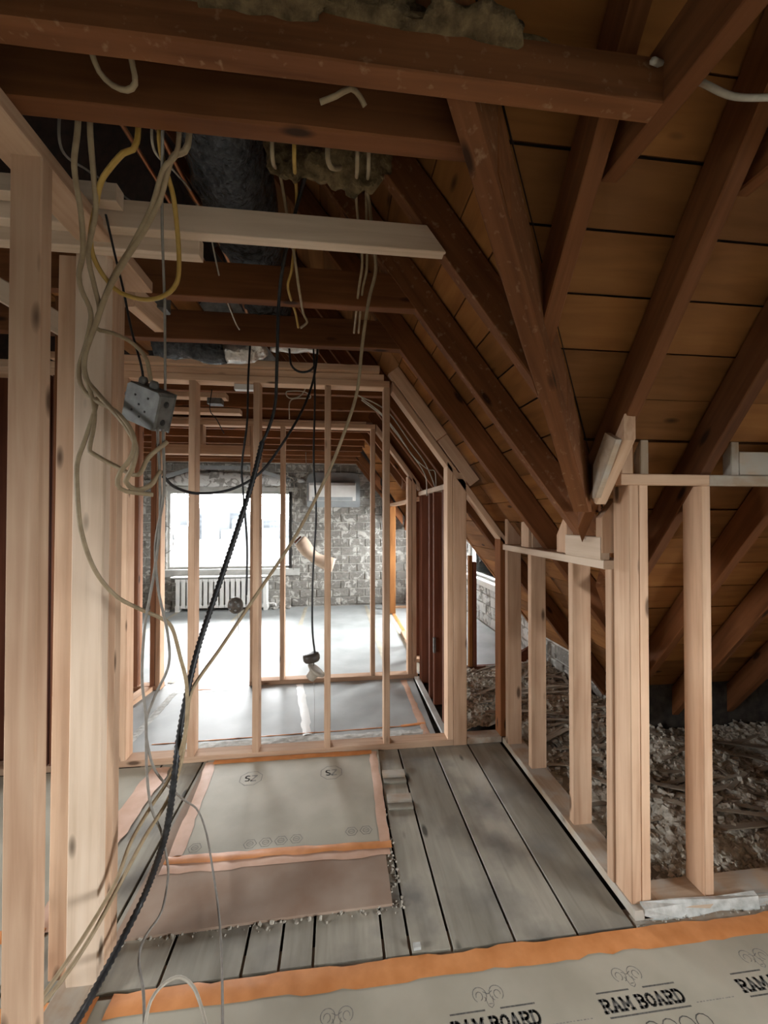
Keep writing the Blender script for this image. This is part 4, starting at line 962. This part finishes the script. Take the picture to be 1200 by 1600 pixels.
# ------------------------------------------------------------------ cables
CABLES = [
  ('cable', 'black ribbed flexible conduit falling diagonally from ceiling to floor', 'ribbed', 0.0098, [(-0.28, 1.62, 1.731),(-0.311, 1.6, 1.581),(-0.362, 1.57, 1.388),(-0.421, 1.54, 1.182),(-0.473, 1.5, 0.989),(-0.497, 1.46, 0.841),(-0.51, 1.43, 0.718),(-0.514, 1.4, 0.601),(-0.541, 1.42, 0.436),(-0.576, 1.44, 0.32),(-0.629, 1.46, 0.182),(-0.65, 1.38, 0.139),(-0.657, 1.27, 0.132),(-0.66, 1.18, 0.137),(-0.66, 1.02, 0.173)]),
  ('cable', 'straight black cable hanging from ceiling into the ribbed conduit', 'black', 0.0062, [(-0.061, 1.2, 2.518),(-0.115, 1.36, 2.512),(-0.173, 1.42, 2.333),(-0.203, 1.5, 2.219),(-0.216, 1.55, 2.029),(-0.229, 1.6, 1.876),(-0.256, 1.62, 1.786),(-0.285, 1.62, 1.719)]),
  ('cable', 'long pale cable hanging from the ceiling and slanting down left to floor', 'beige', 0.0062, [(-0.015, 1.0, 2.337),(0.051, 1.2, 2.473),(0.105, 1.36, 2.532),(0.124, 1.4, 2.432),(0.14, 1.43, 2.317),(0.117, 1.45, 2.213),(0.095, 1.47, 2.059),(0.079, 1.5, 1.905),(0.037, 1.52, 1.767),(-0.034, 1.55, 1.591),(-0.152, 1.56, 1.363),(-0.288, 1.55, 1.154),(-0.404, 1.52, 0.976),(-0.487, 1.48, 0.847),(-0.497, 1.46, 0.745),(-0.507, 1.44, 0.628),(-0.545, 1.43, 0.512),(-0.604, 1.4, 0.416),(-0.646, 1.35, 0.332),(-0.665, 1.25, 0.288),(-0.697, 1.18, 0.245),(-0.741, 1.12, 0.207),(-0.769, 1.08, 0.184)]),
  ('cable', 'beige cable hugging the left post then running slack down to floor', 'beige', 0.0058, [(-0.657, 1.22, 1.771),(-0.656, 1.2, 1.719),(-0.678, 1.2, 1.645),(-0.695, 1.2, 1.589),(-0.695, 1.2, 1.515),(-0.695, 1.22, 1.401),(-0.671, 1.24, 1.293),(-0.631, 1.27, 1.214),(-0.584, 1.3, 1.17),(-0.537, 1.34, 1.13),(-0.51, 1.36, 1.094),(-0.492, 1.38, 0.997),(-0.477, 1.4, 0.886),(-0.487, 1.41, 0.727),(-0.536, 1.42, 0.59),(-0.594, 1.42, 0.498),(-0.643, 1.4, 0.409),(-0.66, 1.34, 0.333),(-0.681, 1.22, 0.294),(-0.718, 1.14, 0.251),(-0.741, 1.06, 0.227)]),
  ('cable', 'thin grey cable hanging from the metal box, left strand of two wavy ones', 'grey', 0.004, [(-0.491, 1.2, 1.689),(-0.483, 1.2, 1.525),(-0.492, 1.22, 1.4),(-0.519, 1.25, 1.271),(-0.555, 1.28, 1.117),(-0.57, 1.3, 0.961),(-0.567, 1.32, 0.837),(-0.581, 1.36, 0.661),(-0.584, 1.4, 0.515),(-0.572, 1.45, 0.395),(-0.572, 1.5, 0.259),(-0.589, 1.55, 0.152),(-0.57, 1.45, 0.133),(-0.6, 1.4, 0.103),(-0.586, 1.33, 0.105),(-0.534, 1.24, 0.105),(-0.487, 1.14, 0.098)]),
  ('cable', 'thin grey cable swinging wide right beneath the box onto the taped sheet', 'grey', 0.004, [(-0.476, 1.2, 1.682),(-0.473, 1.2, 1.507),(-0.506, 1.23, 1.364),(-0.51, 1.26, 1.232),(-0.495, 1.29, 1.094),(-0.496, 1.3, 0.995),(-0.542, 1.32, 0.898),(-0.575, 1.34, 0.809),(-0.572, 1.36, 0.7),(-0.577, 1.45, 0.575),(-0.628, 1.8, 0.272),(-0.633, 2.0, 0.087),(-0.563, 1.9, 0.054),(-0.468, 1.68, 0.039),(-0.398, 1.5, 0.033),(-0.345, 1.33, 0.036),(-0.293, 1.14, 0.069)]),
  ('cable', 'short white cable loop rising from the bottom edge over orange tape', 'white', 0.0045, [(-0.489, 1.13, 0.103),(-0.494, 1.19, 0.131),(-0.472, 1.23, 0.133),(-0.435, 1.24, 0.133),(-0.394, 1.22, 0.123),(-0.359, 1.18, 0.107),(-0.32, 1.12, 0.09)]),
  ('cable', 'beige cable dropping left of the post and curling below the box', 'beige', 0.006, [(-0.563, 0.96, 2.297),(-0.58, 0.98, 2.223),(-0.589, 1.02, 2.151),(-0.606, 1.06, 2.086),(-0.638, 1.1, 2.045),(-0.642, 1.12, 2.016),(-0.637, 1.15, 1.973),(-0.664, 1.18, 1.909),(-0.693, 1.2, 1.846),(-0.686, 1.2, 1.794),(-0.65, 1.2, 1.758),(-0.591, 1.18, 1.727),(-0.545, 1.16, 1.679),(-0.527, 1.15, 1.636),(-0.537, 1.15, 1.595),(-0.562, 1.15, 1.558),(-0.573, 1.16, 1.526),(-0.555, 1.17, 1.509),(-0.5, 1.2, 1.502)]),
  ('cable', 'beige cable crossing the post and folding into a hairpin below the box', 'beige', 0.006, [(-0.538, 0.96, 2.295),(-0.55, 1.0, 2.214),(-0.568, 1.04, 2.168),(-0.603, 1.08, 2.115),(-0.615, 1.1, 2.079),(-0.617, 1.13, 2.031),(-0.622, 1.16, 1.979),(-0.665, 1.19, 1.913),(-0.681, 1.2, 1.855),(-0.666, 1.2, 1.789),(-0.654, 1.2, 1.733),(-0.656, 1.2, 1.681),(-0.665, 1.2, 1.628),(-0.655, 1.2, 1.613),(-0.596, 1.2, 1.579),(-0.537, 1.19, 1.555),(-0.505, 1.18, 1.602),(-0.464, 1.2, 1.65)]),
  ('cable', 'yellow cable hooking in a wide loop right of the left post', 'yellow', 0.006, [(-0.393, 0.95, 2.285),(-0.396, 1.0, 2.256),(-0.397, 1.05, 2.23),(-0.405, 1.1, 2.178),(-0.411, 1.13, 2.113),(-0.424, 1.15, 2.069),(-0.457, 1.16, 2.039),(-0.503, 1.16, 2.024),(-0.546, 1.15, 2.026),(-0.576, 1.14, 2.039),(-0.601, 1.11, 2.078),(-0.601, 1.08, 2.123),(-0.567, 1.04, 2.183),(-0.535, 1.0, 2.208),(-0.505, 0.98, 2.228),(-0.469, 0.96, 2.246),(-0.441, 0.94, 2.276)]),
  ('cable', 'thick beige cable slanting from the second beam down across the post', 'beige', 0.0068, [(-0.333, 0.94, 2.281),(-0.374, 0.98, 2.262),(-0.415, 1.02, 2.197),(-0.468, 1.06, 2.144),(-0.538, 1.1, 2.077),(-0.586, 1.13, 2.025),(-0.63, 1.16, 1.953),(-0.673, 1.19, 1.878),(-0.676, 1.2, 1.82),(-0.65, 1.2, 1.783),(-0.599, 1.18, 1.73),(-0.556, 1.17, 1.68),(-0.533, 1.17, 1.626),(-0.544, 1.17, 1.565),(-0.563, 1.18, 1.537),(-0.546, 1.2, 1.516),(-0.508, 1.2, 1.528),(-0.48, 1.2, 1.57)]),
  ('cable', 'beige cable beside the thick one ending at the top of the metal box', 'beige', 0.0056, [(-0.354, 0.94, 2.271),(-0.392, 0.98, 2.235),(-0.439, 1.03, 2.18),(-0.506, 1.08, 2.115),(-0.566, 1.12, 2.062),(-0.618, 1.16, 1.997),(-0.641, 1.18, 1.95),(-0.605, 1.19, 1.942),(-0.561, 1.2, 1.923),(-0.522, 1.2, 1.88),(-0.508, 1.2, 1.816)]),
  ('cable', 'thin straight grey wire hanging to the right corner of the box', 'grey', 0.0035, [(-0.387, 0.95, 2.271),(-0.442, 1.1, 2.191),(-0.462, 1.17, 2.011),(-0.471, 1.2, 1.793)]),
  ('cable', 'thin black wire running down the post to the box', 'black', 0.0032, [(-0.629, 1.2, 2.273),(-0.614, 1.22, 2.172),(-0.593, 1.22, 2.083),(-0.57, 1.22, 1.967),(-0.535, 1.2, 1.862),(-0.528, 1.2, 1.816)]),
  ('cable', 'thin grey wire stretched from left plate to the foil duct', 'grey', 0.003, [(-0.62, 1.0, 2.28),(-0.679, 1.2, 2.393),(-0.709, 1.35, 2.478),(-0.704, 1.5, 2.534)]),
  ('cable', 'thin pale wire drooping beside the black duct', 'white', 0.003, [(-0.422, 1.0, 2.309),(-0.493, 1.3, 2.497),(-0.487, 1.45, 2.548),(-0.477, 1.5, 2.52),(-0.457, 1.55, 2.477),(-0.448, 1.66, 2.364),(-0.453, 1.9, 2.327),(-0.442, 1.95, 2.307)]),
  ('cable', 'pale cable beside the yellow one under the brown insulation', 'beige', 0.005, [(-0.151, 1.0, 2.343),(-0.173, 1.3, 2.509),(-0.16, 1.4, 2.441),(-0.144, 1.45, 2.354),(-0.135, 1.55, 2.286),(-0.133, 1.72, 2.286),(-0.12, 1.75, 2.266),(-0.15, 1.8, 2.263)]),
  ('cable', 'yellow cable hanging straight under the brown insulation', 'yellow', 0.005, [(-0.1, 1.0, 2.36),(-0.129, 1.36, 2.51),(-0.137, 1.42, 2.424),(-0.158, 1.5, 2.338),(-0.178, 1.56, 2.301),(-0.167, 1.74, 2.294),(-0.163, 1.82, 2.272)]),
  ('cable', 'pale cable, left one of the pair hanging behind the white beam', 'beige', 0.005, [(0.052, 1.0, 2.337),(0.066, 1.35, 2.521),(0.082, 1.45, 2.464),(0.097, 1.5, 2.381),(0.089, 1.6, 2.328),(0.085, 1.9, 2.298)]),
  ('cable', 'pale cable, right one of the pair hanging behind the white beam', 'beige', 0.005, [(0.08, 1.0, 2.332),(0.101, 1.36, 2.532),(0.11, 1.45, 2.466),(0.115, 1.52, 2.37),(0.105, 1.62, 2.338),(0.107, 1.92, 2.308)]),
  ('cable', 'black cable hanging left of the window with a round socket', 'black', 0.0055, [(-0.441, 2.2, 2.405),(-0.453, 2.2, 2.169),(-0.458, 2.2, 1.934),(-0.483, 2.2, 1.716),(-0.476, 2.2, 1.566),(-0.456, 2.2, 1.3),(-0.458, 2.2, 1.035)]),
  ('cable', 'black cable hanging through the partition to a porcelain lamp holder', 'black', 0.0055, [(-0.122, 2.3, 2.377),(-0.114, 2.3, 2.109),(-0.12, 2.3, 1.753),(-0.106, 2.3, 1.468),(-0.123, 2.3, 1.114),(-0.125, 2.3, 0.832),(-0.111, 2.3, 0.684)]),
  ('cable', 'black cable sagging in a long curve across the window opening', 'black', 0.0065, [(-0.099, 2.2, 2.286),(-0.123, 2.2, 2.148),(-0.178, 2.15, 1.98),(-0.269, 2.1, 1.803),(-0.369, 2.05, 1.652),(-0.491, 2.0, 1.57),(-0.603, 1.9, 1.545),(-0.661, 1.8, 1.563),(-0.672, 1.7, 1.599)]),
  ('cable', 'small black cable loop hanging under the last dark joist', 'black', 0.006, [(-0.249, 2.25, 2.351),(-0.238, 2.25, 2.264),(-0.194, 2.25, 2.228),(-0.139, 2.25, 2.237),(-0.105, 2.25, 2.284),(-0.098, 2.25, 2.358)]),
  ('cable', 'pale cable loop drooping between the two nearest beams at top left', 'beige', 0.0055, [(-0.468, 0.84, 2.336),(-0.465, 0.86, 2.321),(-0.446, 0.87, 2.307),(-0.419, 0.87, 2.3),(-0.398, 0.86, 2.306),(-0.398, 0.85, 2.328),(-0.398, 0.84, 2.342)]),
  ('cable', 'pale cable end curling out between the nearest beams at centre', 'beige', 0.0055, [(-0.033, 0.86, 2.312),(0.0, 0.85, 2.319),(0.03, 0.84, 2.328),(0.05, 0.86, 2.335),(0.062, 0.87, 2.325)]),
  ('cable', 'pale cable bending along the dark roof at the top right corner', 'white', 0.0065, [(0.63, 0.74, 2.354),(0.742, 0.8, 2.412),(0.781, 0.8, 2.4),(0.791, 0.78, 2.367),(0.827, 0.77, 2.341),(0.861, 0.76, 2.328),(0.937, 0.74, 2.318)]),
  ('cable', 'thin white cable running down the far sloped ceiling, upper of three', 'white', 0.0045, [(0.153, 2.75, 2.259),(0.293, 2.85, 2.23),(0.407, 2.95, 2.177),(0.557, 3.05, 2.012),(0.677, 3.1, 1.875),(0.752, 3.12, 1.729),(0.787, 3.12, 1.605)]),
  ('cable', 'thin white cable running down the far sloped ceiling, middle of three', 'white', 0.0045, [(0.178, 2.8, 2.257),(0.321, 2.9, 2.185),(0.452, 3.0, 2.072),(0.591, 3.1, 1.913),(0.714, 3.13, 1.815),(0.775, 3.13, 1.79),(0.78, 3.13, 1.605)]),
  ('cable', 'thin white cable running down the far sloped ceiling, lowest of three', 'white', 0.0045, [(0.181, 2.85, 2.258),(0.341, 2.95, 2.175),(0.414, 3.0, 2.104),(0.576, 3.15, 1.955),(0.709, 3.2, 1.777),(0.724, 3.2, 1.608)]),
  ('cable', 'thin dark wire zigzagging down inside the middle room ceiling', 'black', 0.003, [(-0.808, 2.8, 2.282),(-0.82, 2.8, 2.147),(-0.779, 2.8, 2.085),(-0.73, 2.8, 1.993)]),
  ('cable', 'coil of thin white wire tucked against middle room joists', 'white', 0.004, [(-0.394, 2.75, 2.299),(-0.291, 2.75, 2.307),(-0.195, 2.75, 2.323),(-0.229, 2.75, 2.246),(-0.303, 2.75, 2.226),(-0.32, 2.75, 2.268),(-0.208, 2.75, 2.272),(-0.166, 2.75, 2.231),(-0.291, 2.75, 2.214),(-0.303, 2.75, 2.086)]),
]

CM = {'beige': 'beige', 'yellow': 'yellow', 'grey': 'grey', 'white': 'whitec', 'black': 'black', 'ribbed': 'ribbed'}
for nm, lab, mk, rad, pts in CABLES:
    if pts[0][2] > 2.22 and .9 < pts[0][1] < 1.1: pts = [(pts[0][0], max(pts[0][1], .965), 2.42)] + [(pts[0][0], max(pts[0][1], .962), min(pts[0][2], 2.30))] + pts[1:]
    if pts[-1][2] > 2.22 and .9 < pts[-1][1] < 1.1: pts = pts[:-1] + [(pts[-1][0], .962, min(pts[-1][2], 2.30)), (pts[-1][0], .965, 2.42)]
    o = tube({'ribbed': 'flexible_conduit'}.get(mk, 'cable'), pts, rad, MT[CM[mk]], None, 8 if mk == 'ribbed' else 7, .0075 if mk == 'ribbed' else .012, ribs=1 if mk == 'ribbed' else 0)
    tag(o, lab, 'conduit' if mk == 'ribbed' else 'cable', 'loose electrical cables')
